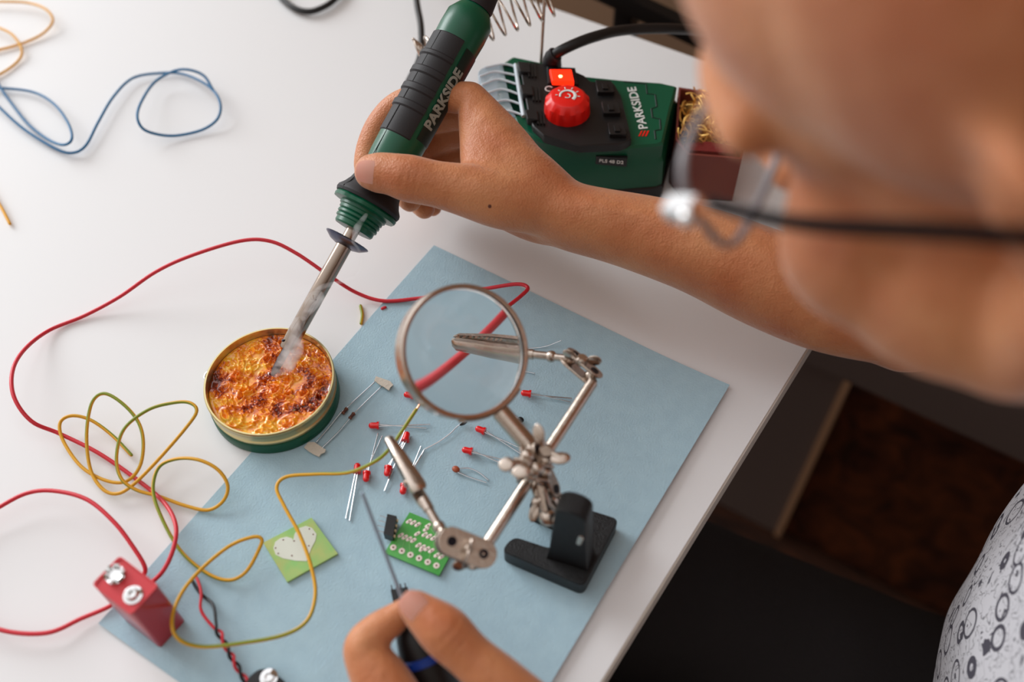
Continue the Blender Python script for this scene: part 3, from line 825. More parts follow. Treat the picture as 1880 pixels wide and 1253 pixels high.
for (cx_, cy_) in ((1105, 158), (1116, 197), (1127, 236)):
    rb2 = MB(); rb2.add(prism(rounded(PV([(cx_ - 12, cy_ - 12), (cx_ + 18, cy_ - 10), (cx_ + 24, cy_ + 10), (cx_ - 8, cy_ + 10)], .0565), .001, 2), .004, .0004))
    rb2.add(prism(PV([(cx_, cy_ - 6), (cx_ + 10, cy_ - 5), (cx_ + 12, cy_ + 4), (cx_ + 2, cy_ + 4)], .0578), .0014, .0003)); rb2.build('clip_socket', m_black, st)
hk = MB()
for (cx_, cy_) in ((958, 120), (963, 162), (972, 208)):
    hk.add(prism(rounded(PV([(cx_ - 8, cy_ - 8), (cx_ + 14, cy_ - 6), (cx_ + 17, cy_ + 12), (cx_ - 4, cy_ + 10)], .0555), .0008, 2), .006, .0005))
hk.build('hooks', m_black, st)
# rocker switch
swf = build('switch_frame', *prism(PV([(1004, 122), (1056, 124), (1062, 154), (1006, 152)], .0548), .003, .0005), m_black, st)
m_switch = mat('lit red switch', (235, 30, 15), .25, emit=(255, 40, 12), estr=1.3)
sw = PV([(1009, 127), (1049, 127), (1054, 149), (1014, 148)], .0585)
swo = build('rocker', *prism(sw, .004, .0005), m_switch, swf)
m_hot = mat('lamp behind switch', (255, 200, 140), .3, emit=(255, 190, 120), estr=5)
hl = V(1029, 140, .0588); build('indicator_lamp', *lathe(hl, Z, [(.0009, -.0006), (.0012, 0), (.0007, .0003), (.0001, .0004)], 16), m_hot, swf)
# knob
kc = V(1041, 204, .053); kp = []
def knob():
    v, f = [], []; seg = 72
    prof = [(.0150, .000), (.0150, .002), (.0143, .0085), (.0108, .0122), (.0100, .0126), (.0002, .0127)]
    for i, (r, s) in enumerate(prof):
        for j in range(seg):
            a = 2 * math.pi * j / seg
            rr = r * (1 - (.035 if i in (1, 2) else 0) * (1 if math.cos(a * 12) > 0.2 else 0))
            v.append(kc + A(rr * math.cos(a), rr * math.sin(a), s))
    for i in range(len(prof) - 1):
        for j in range(seg):
            j2 = (j + 1) % seg; f.append((i * seg + j, i * seg + j2, (i + 1) * seg + j2, (i + 1) * seg + j))
    f.append(tuple(range(seg))); f.append(tuple((len(prof) - 1) * seg + j for j in range(seg)))
    return v, f
kn = build('knob', *knob(), m_red, st)
sr = math.radians(18); sxd = A(math.cos(sr), math.sin(sr), 0); syd = A(-math.sin(sr), math.cos(sr), 0)
k0 = kc + A(0, 0, .0130); mk = MB()
arc = [k0 + (sxd * math.cos(a) + syd * math.sin(a)) * .0048 for a in np.linspace(-.6, math.pi * 1.15, 24)]
mk.add(sweep(arc, np.linspace(.0011, .0006, 24), np.full(24, .0002), ref=Z, seg=8)[:2])
for a in np.linspace(0.1, math.pi * 1.05, 6):
    d_ = sxd * math.cos(a) + syd * math.sin(a)
    mk.add(sweep([k0 + d_ * .0063, k0 + d_ * .0079], .0004, .0002, ref=Z, seg=6)[:2])
mk.add(sweep([k0 + (sxd * math.cos(a) + syd * math.sin(a)) * .0018 - syd * .0005 for a in np.linspace(-2.2, 1.8, 12)], .0004, .0002, ref=Z, seg=6)[:2])
mk.build('dial_marking', m_white, kn)
pc = MB()                                    # white arc mark printed beside the switch
pc0 = V(1008, 163, .0533)
pc.add(sweep([pc0 + (sxd * math.cos(a) + syd * math.sin(a)) * .0024 for a in np.linspace(.8, 5.2, 12)], .0004, .0001, ref=Z, seg=6)[:2])
pc.build('printed_mark', m_white, pn)
# lettering on the housing
ya = nrm(V(1158, 158, .0482) - V(1180, 234, .0482)); xa = np.cross(ya, Z)
lc = V(1171, 198, .0484); tv = text_vf('PARKSIDE', .0078, .00012)
sc = np.linalg.norm(V(1160, 158, .0482) - V(1182, 234, .0482)) / np.ptp(tv[0][:, 0])
build('lettering', *place((tv[0] * A(sc, 1.05, 1), tv[1]), lc, ya, -xa, Z), m_white, st)
sl = MB()
for k in range(3):
    sl.add(prism(PV([(1172 + k * 6, 250), (1175 + k * 6, 250), (1180 + k * 6, 240), (1177 + k * 6, 240)], .0484), .0005))
sl.build('red_slashes', m_red, st)
gr = MB()                                    # stepped panel joint beside the lettering
stp = [(1145, 150), (1186, 154), (1188, 172), (1203, 174), (1206, 196), (1196, 200), (1198, 216), (1212, 219), (1213, 238), (1202, 240), (1204, 256)]
gr.add(sweep(np.array(PV(stp, .0481)), .0006, .0003, ref=Z, seg=6)[:2])
gr.build('panel_joint', m_dgreen, st)
# model label on the front face
def on_front(u, v):                          # front face of the housing
    q1, q2 = cen + (poly[13] - cen) * 1.0, cen + (poly[11] - cen) * 1.0
    nn = nrm(np.cross(q2 - q1, Z)); r = ray(u, v); tt_ = ((q1 - CAM) @ nn) / (r @ nn); return CAM + r * tt_, nn
pf, nn = on_front(1123, 291)
if nn @ (CAM - pf) < 0: nn = -nn
fx = nrm(np.cross(Z, nn))
if fx @ CX < 0: fx = -fx
build('label_plate', *box(pf + nn * .0014, fx, Z, nn, .020, .007, .0030, .0003), m_black, st)
tv = text_vf('PLS 48 D2', .0037, .00006)
build('label_text', *place(tv, pf + nn * .0030, fx, Z, nn), m_white, st)
# clear lid box on the left
lid = MB(); rib = []
for k in range(5):
    y0 = 128 + k * 20
    pts = spline(PV([(952 + k * 3, y0 - 2), (925 + k * 3, y0 - 6), (895 + k * 5, y0 - 4), (872 + k * 6, y0 + 12), (862 + k * 7, y0 + 40)], .050) * 1, 6)
    rib.append(sweep(pts, .0007, seg=8)[:2])
cl = [(876, 130), (892, 119), (925, 116), (949, 121), (960, 212), (935, 220), (910, 205), (885, 170)]
bx0 = MB().add(prism(rounded(PV(cl, .048), .004, 4), .046, .001)); bx0.build('clear_box', m_case, st)
m_frost = mat('milky plastic ribs', (214, 224, 232), .35, sss=0.1)
rb3 = MB()
for q in ([(890, 124), (925, 118), (949, 123)], [(882, 140), (910, 132), (951, 139)], [(885, 156), (915, 146), (953, 156)], [(892, 172), (922, 164), (955, 174)], [(900, 190), (930, 184), (957, 192)], [(912, 207), (935, 204), (959, 211)]):
    rb3.add(sweep(spline(PV(q, .0492), 8), .0008, seg=8, cap='round')[:2])
rb3.add(sweep(spline(PV([(946, 119), (953, 165), (961, 214)], .0492), 8), .0014, seg=8)[:2])
rb3.build('box_ribs', m_frost, st)
# sponge tray with brass wool
tr = [(1246, 160), (1352, 176), (1376, 230), (1362, 292), (1262, 284), (1240, 256)]
q = np.array(PV(tr, .040)); qc = q.mean(0)
tw = MB()
n = len(q); inn = np.array([qc + (p - qc) * .94 for p in q])
rings = [q - A(0, 0, .0385), q, inn, inn - A(0, 0, .030)]
vv = np.concatenate(rings); ff = []
for i in range(3):
    for j in range(n):
        j2 = (j + 1) % n; ff.append((i * n + j, i * n + j2, (i + 1) * n + j2, (i + 1) * n + j))
ff.append(tuple(range(n))); ff.append(tuple(3 * n + j for j in range(n)))
build('tray', vv, ff, mat('tray plastic', (116, 52, 44), .45), st)
wl_ = MB()
wl_.add(ellipsoid(V(1302, 222, .024), .019, .016, .014))
for k in range(90):
    cpt = V(1300 + rng.uniform(-38, 42), 212 + rng.uniform(-34, 44), .034 + rng.uniform(-.006, .006)); pts = []
    a0 = rng.uniform(0, 6.28); rr = rng.uniform(.004, .009); tilt = rng.normal(size=3); x_, y_, z_ = frame(tilt)
    for a in np.linspace(0, 5.5, 26): pts.append(cpt + (x_ * math.cos(a + a0) + y_ * math.sin(a + a0)) * rr + z_ * .0006 * a)
    pts = np.array(pts); pts[:, 2] = np.clip(pts[:, 2], TZ + .012, TZ + .046)
    wl_.add(sweep(pts, .0007, .0002, seg=6)[:2])
wl_.build('brass_wool', m_wool, st)
sp = [(1258, 262), (1300, 258), (1352, 268), (1350, 282), (1266, 276)]
build('sponge', *prism(PV(sp, .037), .018, .001), m_sponge, st)
# holder rod and spring
rodb = V(993, 112, .048); rodt = V(1001, -12, .098)
rodt[:2] = rodb[:2] + (rodt[:2] - rodb[:2]) * .4
rodt = rodb + (DP(1001, -30, .665) - rodb)
build('holder_rod', *tube(rodb - A(0, 0, .004), rodt, .0011, 12), m_nickel, st)
s0, s1 = DP(1015, -8, .665), DP(772, 100, .675)
axd = nrm(s1 - s0); LL = np.linalg.norm(s1 - s0); xx, yy, zz = frame(axd, CY)
pts = []
turns = 9.5
for i in range(int(turns * 20)):
    s = i / (turns * 20); a = 2 * math.pi * turns * s
    ss = s * .86 if s < .7 else .602 + (s - .7) * (1 - .602) / .3
    rr = .0125 - .0035 * s
    pts.append(s0 + axd * LL * ss + (xx * math.cos(a) + yy * math.sin(a)) * rr)
build('holder_spring', *sweep(np.array(pts), .00085, seg=8, cap='round')[:2], m_nickel, st)
pts = []
for i in range(90):
    a = 2 * math.pi * 4.5 * i / 90; pts.append(DP(765 + 16 * i / 90, 88 + 12 * i / 90, .677) + (xx * math.cos(a) + yy * math.sin(a)) * .0065)
build('spring_end', *sweep(np.array(pts), .00095, seg=8, cap='round')[:2], m_nickel, st)
# cable and boot
cpts = spline([V(1013, 120, .046), V(1016, 104, .060), V(1040, 88, .066), V(1090, 68, .066), V(1150, 55, .060), V(1240, 53, .05), V(1330, 62, .03), V(1450, 90, .01)], 10)
build('power_cable', *sweep(cpts, .0036, seg=16, cap='round')[:2], m_black, st)
bts = cpts[:14]
build('cable_boot', *sweep(bts, np.linspace(.0062, .0048, len(bts)) + .0006 * (np.arange(len(bts)) % 3 == 0), seg=20)[:2], m_rubber, st)

# ------------------------------------------------------------------ soldering iron
I0 = DP(503, 684, .581); I1 = DP(884, -3, .600)
iax = nrm(I1 - I0); ppm = .590 / F          # metres per pixel along the iron
Lm = np.linalg.norm(I1 - I0) / 785.0        # metres per pixel of axis length
tocam = nrm(CZ - iax * (CZ @ iax)); iright = np.cross(iax, tocam)
if iright @ CX < 0: iright = -iright
iron = thing('soldering_iron', I0, 'green and black soldering iron held over the tin with its hot tip in the rosin', 'soldering iron')
def ip(s): return I0 + iax * s * Lm
def ilathe(name, prof, m, seg=64, parent=None, start=0, close=False):
    prof = [(r * ppm, (s - start) * Lm) for r, s in prof]
    return build(name, *lathe(ip(start), iax, prof, seg, ref=CZ, close=close), m, parent or iron, 30)
tp = spline([ip(-4), ip(10), ip(26), ip(52)], 8)
build('tip', *sweep(tp, np.interp(np.linspace(0, 1, len(tp)), [0, .2, 1], [.0010, .0021, .0024]), seg=24, cap='round')[:2], m_dark, iron)
ilathe('heating_tube', [(6, 46), (13.5, 46), (15, 49), (15, 262), (12.5, 263), (12.5, 300), (6, 300)], m_steel, 48)
sc_ = ip(58) - iright * 11 * ppm + tocam * 10.5 * ppm
build('set_screw', *lathe(sc_, nrm(-iright + tocam), [(.0008, -.0004), (.0008, .0007), (.0004, .0008)], 12), m_dark, iron)
ilathe('heat_shield', [(12, 262), (20, 259), (30, 262), (42, 270), (43, 272), (42, 273), (30, 266), (20, 264), (12, 267)], m_disc, 64, close=True)
nut = [(8, 293), (36, 293), (38, 296), (38, 303), (41, 305), (41, 309), (39, 311), (42, 313), (42, 317), (40, 319), (43, 321), (43, 326), (46, 328), (46, 333), (20, 336)]
ilathe('collar_nut', nut, m_green)
hexv = []
v, f = [], []
for r, s in ((48, 333), (60, 335), (61, 341), (57, 346), (40, 347)):
    for j in range(72):
        a = 2 * math.pi * j / 72; rr = r * (1 + .035 * (1 if (j % 12) < 7 else 0)) * ppm
        v.append(ip(s) + (iright * math.cos(a) + tocam * math.sin(a)) * rr)
for i in range(4):
    for j in range(72):
        j2 = (j + 1) % 72; f.append((i * 72 + j, i * 72 + j2, (i + 1) * 72 + j2, (i + 1) * 72 + j))
f.append(tuple(range(72))); f.append(tuple(4 * 72 + j for j in range(72)))
build('flange', v, f, m_green, iron)
ilathe('finger_guard', [(40, 344), (62, 345), (64, 350), (63, 355), (56, 364), (50, 376), (46, 392), (44, 412), (43, 424), (30, 425)], m_rubber)
ilathe('handle', [(30, 420), (42, 421), (44, 440), (45, 480), (44.5, 560), (45, 680), (46, 710), (45, 738), (34, 757), (28, 763), (10, 765)], m_green)
# rubber grip covers the half facing up-left
def grip():
    prof = [(45.2, 478), (47, 480), (47, 528), (50, 531), (50, 541), (47.2, 544), (47.2, 562), (50, 565), (50, 575), (47.4, 578), (47.4, 597), (50.5, 600), (50.5, 610), (47.6, 613), (47.6, 634), (50.5, 637), (50.5, 643), (47.6, 646), (47.4, 684), (45.4, 686)]
    seg = 40; a0, a1 = math.radians(66), math.radians(262)
    v, f = [], []
    for (r, s) in prof:
        for j in range(seg + 1):
            a = a0 + (a1 - a0) * j / seg
            v.append(ip(s) + (iright * math.cos(a) + tocam * math.sin(a)) * r * ppm)
    n0 = len(v)
    for (r, s) in prof:
        for j in range(seg + 1):
            a = a0 + (a1 - a0) * j / seg
            v.append(ip(s) + (iright * math.cos(a) + tocam * math.sin(a)) * 44 * ppm)
    w = seg + 1
    for i in range(len(prof) - 1):
        for j in range(seg):
            f.append((i * w + j, i * w + j + 1, (i + 1) * w + j + 1, (i + 1) * w + j))
            f.append((n0 + i * w + j, n0 + (i + 1) * w + j, n0 + (i + 1) * w + j + 1, n0 + i * w + j + 1))
        for j in (0, seg): f.append((i * w + j, (i + 1) * w + j, n0 + (i + 1) * w + j, n0 + i * w + j))
    for i in (0, len(prof) - 1):
        for j in range(seg): f.append((i * w + j, i * w + j + 1, n0 + i * w + j + 1, n0 + i * w + j))
    return v, f
build('grip', *grip(), m_rubber, iron, 25)
# lettered label strip; its near-black green also paints the right flank's shade
def on_iron(vf, rad, ang0, s0):
    v, f = vf; out = []
    for x, y, z in v:
        a = ang0 + y / (rad * ppm)
        out.append(ip(s0) + iax * x + (iright * math.cos(a) + tocam * math.sin(a)) * (rad * ppm + z + .0001))
    return out, f
sa = MB()
v, f = [], []
for i in range(2):
    for j in range(13):
        pass
strip = []
seg = 12
for s in (486, 490, 676, 680):
    for j in range(seg + 1):
        a = math.radians(-35) + math.radians(88) * j / seg
        strip.append(ip(s) + (iright * math.cos(a) + tocam * math.sin(a)) * (46.2 if 488 < s < 678 else 44) * ppm)
sf = [(i * 13 + j, i * 13 + j + 1, (i + 1) * 13 + j + 1, (i + 1) * 13 + j) for i in range(3) for j in range(12)]
st2 = build('shaded_label_strip', strip, sf, m_dgreen, iron)
tv = text_vf('PARKSIDE', .0082, .0003)
L_t = np.ptp(tv[0][:, 0]); want = 122 * Lm
x_ = tv[0] * A(want / L_t, 1.15, .6)
ao = math.radians(40)
vf = on_iron((x_, tv[1]), 47.0, ao, 576)
build('lettering', *vf, m_grille, iron, 30)
seam = MB().add(sweep(np.array([ip(s) + (iright * math.cos(2.35) + tocam * math.sin(2.35)) * r * ppm for s, r in ((346, 62), (352, 64), (364, 56.5), (392, 46.6), (424, 44))]), .0003, seg=6)[:2])
seam.add(sweep(np.array([ip(s) + (iright * math.cos(2.25) + tocam * math.sin(2.25)) * 44.7 * ppm for s in (426, 478)]), .00025, seg=6)[:2])
seam.add(sweep(np.array([ip(s) + (iright * math.cos(2.25) + tocam * math.sin(2.25)) * 47.3 * ppm for s in (480, 684)]), .0003, seg=6)[:2])
seam.build('seam', m_black, iron)
ilathe('strain_relief', [(20, 760), (31, 762), (32, 768), (29, 790), (23, 840), (18, 900)], m_rubber)
cend = ip(900)
cab_pts = [ip(895), ip(960), DP(1000, -260, .62), DP(900, -420, .72), DP(760, -330, .80), V(675, -70, .004), V(622, -8, .004), V(590, 15, .004), V(560, 21, .004), V(530, 8, .004), V(505, -25, .004), V(480, -120, .004), V(560, -300, .004),
           V(700, -240, .006), V(760, -80, .02), V(765, 0, .026), V(773, 50, .030), V(771, 105, .032), V(750, 150, .030), V(735, 190, .022), V(760, 240, .010), V(840, 250, .006), V(930, 245, .008)]
build('cord', *sweep(spline(cab_pts, 12), .0024, seg=14, cap='round')[:2], m_black, iron)

# ------------------------------------------------------------------ helping hand stand with magnifier
hh = thing('helping_hand_stand', V(1040, 1010, PH), 'metal helping hand stand with magnifier and two clips on a black cast iron base', 'helping hand')
bz = PH + .013
bp = [(919, 1016), (938, 988), (1010, 1013), (1036, 944), (966, 915), (982, 890), (1068, 925), (1137, 954), (1137, 972), (1070, 1094 - 16)]
bp = [(920, 1012), (940, 986), (1013, 1012), (1040, 962), (968, 933), (984, 905), (1137, 953), (1072, 1078)]
pl = PV(bp, bz)
build('base', *prism(rounded(pl, .004, 5), .0125, .0008), m_cast, hh)
# upright slab
uvec = nrm(pl[6] - pl[5]); uvec = nrm(uvec - Z * (uvec @ Z))      # along the arms
tdir = nrm(np.cross(Z, uvec)); thick = .011
if tdir @ (CAM - V(1047, 1020, bz)) < 0: tdir = -tdir
base_mid = V(1047, 1020, bz) - A(0, 0, .001)
UH = .054
prof2 = [(.0112, -.001), (.0098, .012)]
for q in np.linspace(0, math.pi, 14): prof2.append((math.cos(q) * .0080, UH + math.sin(q) * .0065))
prof2 += [(-.0098, .012), (-.0112, -.001)]
polyU = [base_mid + uvec * a + Z * b + tdir * thick / 2 for a, b in prof2]
build('upright', *prism(polyU, thick, .0010, -tdir), m_cast, hh)
sp0 = base_mid + uvec * .0050 + Z * .034 + tdir * (thick / 2 + .0001)
build('slot', *sweep([sp0 - Z * .004, sp0 + Z * .004 + uvec * .001], .0014, .0004, ref=tdir, seg=12, cap='round')[:2], m_nickel, hh)
hub = DP(985, 850, .492)
def ball(p, r): return ellipsoid(p, r, r, r, seg=20, rings=12)
def dp3(l): return [DP(*x) for x in l]
post = MB()
pb = base_mid + Z * .036 - uvec * .0125
post.add(tube(pb, hub, .0030, 20)); post.add(ball(pb, .0046)); post.add(tube(pb, base_mid + Z * .036 - uvec * .004, .0035, 20))
post.build('post', m_nickel, hh)
def plate_pair(a, b, nrm_, w, gap, name='joint_plate'):
    a = np.asarray(a); b = np.asarray(b); d = nrm(b - a); s = nrm(np.cross(nrm_, d)); n_ = nrm(np.cross(d, s))
    for sg in (-1, 1):
        pts = []
        for t_ in np.linspace(-math.pi / 2, math.pi / 2, 10): pts.append(b + d * math.cos(t_) * w / 2 + s * math.sin(t_) * w / 2 + n_ * sg * gap / 2)
        for t_ in np.linspace(math.pi / 2, 3 * math.pi / 2, 10): pts.append(a + d * math.cos(t_) * w / 2 + s * math.sin(t_) * w / 2 + n_ * sg * gap / 2)
        m = MB().add(prism(pts, .0012, .0002, n_ * sg))
        o = m.build(name, m_nickel, hh)
        hm = MB()
        for c in (a, b): hm.add(lathe(c + n_ * sg * (gap / 2 + .0012), n_ * sg, [(.0018, 0), (.0023, .0001), (.0023, .0004), (.0014, .0004)], 20, close=True))
        for c in (a, b): hm.add(lathe(c + n_ * sg * (gap / 2 + .0006), n_ * sg, [(.0001, 0), (.0016, 0), (.0016, .0007), (.0001, .0007)], 16))
        sub(hm.build('socket_hole', m_dark if False else MATS['oxidised tip'], None), o)
    bl = MB().add(ball(a, gap / 2 + .0006)).add(ball(b, gap / 2 + .0006)); bl.build('joint_ball', m_nickel, hh)
    return (a + b) / 2, n_, d, s
def wing_nut(c, ax_, wd, r=.0022, span=.0065, hgt=.0055, name='wing_nut'):
    ax_ = nrm(ax_); wd = nrm(wd - ax_ * (wd @ ax_)); s = np.cross(ax_, wd)
    m = MB().add(lathe(c, ax_, [(r, 0), (r, .0035), (r * .7, .0045)], 20))
    for sg in (-1, 1):
        m.add(ellipsoid(c + wd * sg * span * .62 + ax_ * (hgt * .6), .0042, .0009, .0034, axes=(nrm(wd * sg + ax_ * .7), s, nrm(ax_ - wd * sg * .7)), seg=20, rings=10))
    return m.build(name, m_nickel, hh)
# hub assembly: clamps, wing nuts, screws
rod_a, rod_b = DP(1088, 702, .520), DP(890, 1006, .476)
rdir = nrm(rod_b - rod_a)
build('cross_rod', *tube(rod_a, rod_b, .0030, 24, .0004), m_nickel, hh)
hubm = rod_a + (rod_b - rod_a) * .55
hc = hubm
cl1 = plate_pair(hc - rdir * .006 - CZ * .001, hc + rdir * .006 - CZ * .001, CX, .0095, .0070)
def paddles(centre, lst, name='wing_nut'):
    m = MB().add(lathe(centre - CZ * .002, CZ, [(.0034, 0), (.0034, .003), (.0024, .0042)], 20))
    for u, v, d, la, lb, ang in lst:
        dx_ = CX * math.cos(ang) + CY * math.sin(ang); dy_ = -CX * math.sin(ang) + CY * math.cos(ang)
        p = DP(u, v, d); nz = nrm(CZ + dy_ * .45); dy_ = nrm(np.cross(nz, dx_))
        m.add(ellipsoid(p, la * d / F, lb * d / F, .0009, axes=(dx_, dy_, nz), seg=28, rings=12))
        m.add(sweep([centre, p], .0018, .0011, ref=CZ, seg=12)[:2])
    return m.build(name, m_nickel, hh)
paddles(DP(1002, 828, .482), [(989, 797, .478, 19, 12, 1.75), (1029, 842, .480, 19, 12, .1)])
paddles(DP(963, 850, .478), [(930, 853, .472, 15, 14, .3), (957, 866, .470, 17, 14, .2)])
paddles(DP(990, 905, .492), [(986, 918, .490, 12, 8, .5), (980, 943, .492, 17, 10, 1.3)])
hb_ = MB()
for u, v, d, r in ((968, 838, .482, .0038), (985, 862, .480, .0040), (1003, 846, .486, .0036), (975, 872, .484, .0036), (996, 880, .490, .0038), (1000, 905, .500, .0036), (1012, 918, .507, .0042), (960, 850, .480, .0036)):
    hb_.add(ball(DP(u, v, d), r))
hb_.build('hub_screws', m_nickel, hh)
for (a, b, n_) in ((DP(975, 826, .486), DP(1008, 900, .495), CX * .9 + CZ * .4), (DP(955, 858, .482), DP(1000, 868, .486), CY)):
    plate_pair(a, b, n_, .0085, .0058)
plate_pair(DP(1004, 905, .500), DP(1026, 932, .515), CX * .4 + CY * .8, .0090, .0060)
# magnifier
mc = DP(850, 647, .487); mn = nrm(CX * .40 + CY * .10 + CZ * .91)
MR = .0318
ringp = [(MR - .0016, -.0048), (MR, -.0052), (MR + .0008, -.0044), (MR + .0008, .0044), (MR, .0052), (MR - .0016, .0048), (MR - .0006, .0040), (MR - .0006, -.0040)]
mg = build('magnifier_ring', *lathe(mc, mn, ringp, 120, close=True), m_nickel, hh)
def lens():
    Rl = MR - .0008; sag = .0037; et = .0012; pr = [(.00005, -sag - et)]
    for k in range(1, 29): r = Rl * k / 28; pr.append((r, -et - sag * (1 - (r / Rl) ** 2)))
    for k in range(28, 0, -1): r = Rl * k / 28; pr.append((r, et + sag * (1 - (r / Rl) ** 2)))
    pr.append((.00005, sag + et))
    return lathe(mc, mn, pr, 128)
sub(build('magnifier_lens', *lens(), m_glass, None, 80), mg)
hx = nrm(DP(985, 838, .486) - mc); hx = nrm(hx - mn * (hx @ mn)); hs = np.cross(mn, hx)
br = []
for a in np.linspace(-.62, .42, 26): br.append(mc + (hx * math.cos(a) + hs * math.sin(a)) * (MR + .0012))
build('ring_bracket', *sweep(np.array(br), .0008, .0052, ref=mn, seg=12)[:2], m_nickel, hh)
h0 = mc + hx * (MR + .002); h1 = DP(992, 842, .488)
build('magnifier_handle', *tube(h0, h1, .0046, 24, .0006), m_nickel, hh)
# crocodile clips
def clip(tip, tail, up, joint):
    tip, tail = np.asarray(tip), np.asarray(tail); d = nrm(tail - tip); L = np.linalg.norm(tail - tip)
    up = nrm(up - d * (up @ d)); s = np.cross(d, up)
    for sg, nm in ((1, 'upper_jaw'), (-1, 'lower_jaw')):
        m = MB(); rings_ = []
        stn = [(0, .0014, .0010), (.03, .0021, .0020), (.3, .0029, .0024), (.55, .0035, .0028), (.70, .0040, .0032), (.76, .0041, .0030), (.80, .0032, .0022)] if sg > 0 else [(0, .0014, .0010), (.03, .0020, .0016), (.3, .0026, .0020), (.55, .0030, .0024), (.80, .0032, .0028), (.94, .0028, .0022)]
        v, f = [], []
        for (t_, w, h) in stn:
            c = tip + d * L * t_ * .8
            off = up * sg * (.0004 + (.0016 * math.sin(t_ * math.pi)))
            for (a, b) in ((-1, 0), (-1, .7), (-.6, 1), (.6, 1), (1, .7), (1, 0), (.8, 0), (.8, .6), (.5, .82), (-.5, .82), (-.8, .6), (-.8, 0)):
                v.append(c + off + s * a * w + up * sg * b * h)
        k = 12
        for i in range(len(stn) - 1):
            for j in range(k):
                j2 = (j + 1) % k; f.append((i * k + j, i * k + j2, (i + 1) * k + j2, (i + 1) * k + j))
        f.append(tuple(range(k))); f.append(tuple((len(stn) - 1) * k + j for j in range(k)))
        m.add((v, f))
        for i in range(9):                   # teeth
            t_ = .04 + i * .045; c = tip + d * L * t_ * .8; w = .0022 + .0008 * t_ / .3
            for q in (-1, 1):
                p = c + s * q * w * .92 + up * sg * .0006
                m.add(([p - d * .0006, p + d * .0006, p + d * 0 - up * sg * .0010, p - d * .0006 + s * q * .0003, p + d * .0006 + s * q * .0003, p + s * q * .0003 - up * sg * .0010],
                       [(0, 1, 2), (5, 4, 3), (0, 3, 4, 1), (1, 4, 5, 2), (2, 5, 3, 0)]))
        m.build(nm, m_nickel, hh)
    pv_ = tip + d * L * .5
    MB().add(tube(pv_ - s * .0045, pv_ + s * .0045, .0017, 16)).build('pivot', m_nickel, hh)
    MB().add(tube(tip + d * L * .70, tip + d * L * .82, .0028, 20)).add(tube(tip + d * L * .80, tail, .0022, 20, .0003)).add(ball(tail, .0032)).add(tube(tail, joint, .0020, 16)).build('clip_socket', m_nickel, hh)
j1a, j1b = DP(826, 995, .470), DP(884, 1018, .474)
clip(DP(712, 804, .508), DP(806, 968, .478), CZ * .85 + CX * .4, j1a)
c1, n1, d1, s1_ = plate_pair(j1a, j1b, CZ * .9 + CY * .35, .0135, .0040)
wing_nut(c1 + n1 * (.0034 if n1 @ CZ > 0 else -.0034), nrm(CZ * .95 + CX * .1), CX * .25 + CY * .95, span=.0030)
build('joint_screw', *tube(c1 - CZ * .004, c1 - CZ * .002 - CY * .010 + CX * .004, .0022, 16, .0003), m_nickel, hh)
wing_nut(c1 - CZ * .003 - CY * .006, nrm(-CZ * .5 - CY * .9), CX * .6 + CY * .1, span=.0045)
MB().add(ball(j1b, .0034)).add(tube(j1b, rod_b, .0024, 16)).build('rod_end', m_nickel, hh)
j2a, j2b = DP(1050, 660, .527), DP(1085, 690, .524)
clip(DP(838, 636, .548), DP(1012, 655, .532), CZ * .75 - CY * .6, j2a)
c2, n2, d2, s2_ = plate_pair(j2a, j2b, CX * .5 + CY * .75 + CZ * .35, .0105, .0048)
wing_nut(c2 + CZ * .002 + CY * .0025, nrm(CZ * .6 + CY * .6), CX * .9 - CY * .4, r=.0030, span=.0105, hgt=.006)
MB().add(ball(j2b, .0034)).add(tube(j2b, rod_a, .0024, 16)).build('rod_end', m_nickel, hh)

# ------------------------------------------------------------------ person
parts = MB()
def limb(l, squash=1.0, per=5, rb=None):     # l: (u, v, depth, radius_px[, depth_radius_px])
    P = spline([DP(a[0], a[1], a[2]) for a in l], per)
    rad = spline([[a[3] * a[2] / F, (a[4] if len(a) > 4 else a[3] * squash) * a[2] / F] for a in l], per)
    parts.add(sweep(P, rad[:, 0], rad[:, 1], ref=CZ, seg=20, cap='round')[:2])
# right hand
limb([(864, 181, .592, 31), (795, 178, .603, 28), (735, 194, .608, 28), (700, 228, .609, 27), (681, 268, .608, 26), (673, 302, .606, 24), (672, 315, .604, 20)], per=5)      # index
limb([(874, 206, .610, 30), (815, 215, .622, 28), (765, 228, .632, 28), (735, 265, .636, 27), (727, 310, .635, 26), (741, 350, .628, 25), (753, 368, .622, 22)])   # middle
limb([(884, 236, .628, 29), (825, 250, .640, 27), (780, 268, .648, 26), (756, 302, .650, 25), (754, 340, .647, 24), (770, 370, .641, 23), (779, 383, .637, 20)])   # ring
limb([(898, 268, .643, 27), (850, 282, .652, 24), (812, 298, .657, 23), (792, 330, .658, 22), (788, 360, .655, 20), (794, 380, .651, 18)])   # little
limb([(985, 374, .572, 58), (920, 366, .566, 56), (858, 350, .562, 50), (800, 338, .560, 43), (752, 328, .560, 44), (718, 320, .562, 39), (692, 317, .565, 37), (684, 316, .566, 34)])  # thumb
for (a, b) in (((864, 181, .592, 31), (1000, 345, .575, 38)), ((874, 206, .612, 30), (1010, 360, .590, 38)), ((884, 238, .628, 29), (1015, 375, .605, 38)), ((898, 270, .643, 27), (1015, 392, .612, 36))):
    limb([a, ((a[0] + b[0]) / 2 + 2, (a[1] + b[1]) / 2 - 4, (a[2] + b[2]) / 2, (a[3] + b[3]) / 2 + 2), b])
limb([(872, 210, .588, 32), (874, 258, .582, 32), (880, 305, .574, 36), (898, 345, .570, 44)])   # web between thumb and index
limb([(893, 235, .588, 44, 50), (925, 290, .582, 56, 60), (970, 335, .578, 62, 66), (1010, 375, .578, 64, 70)])             # palm filler
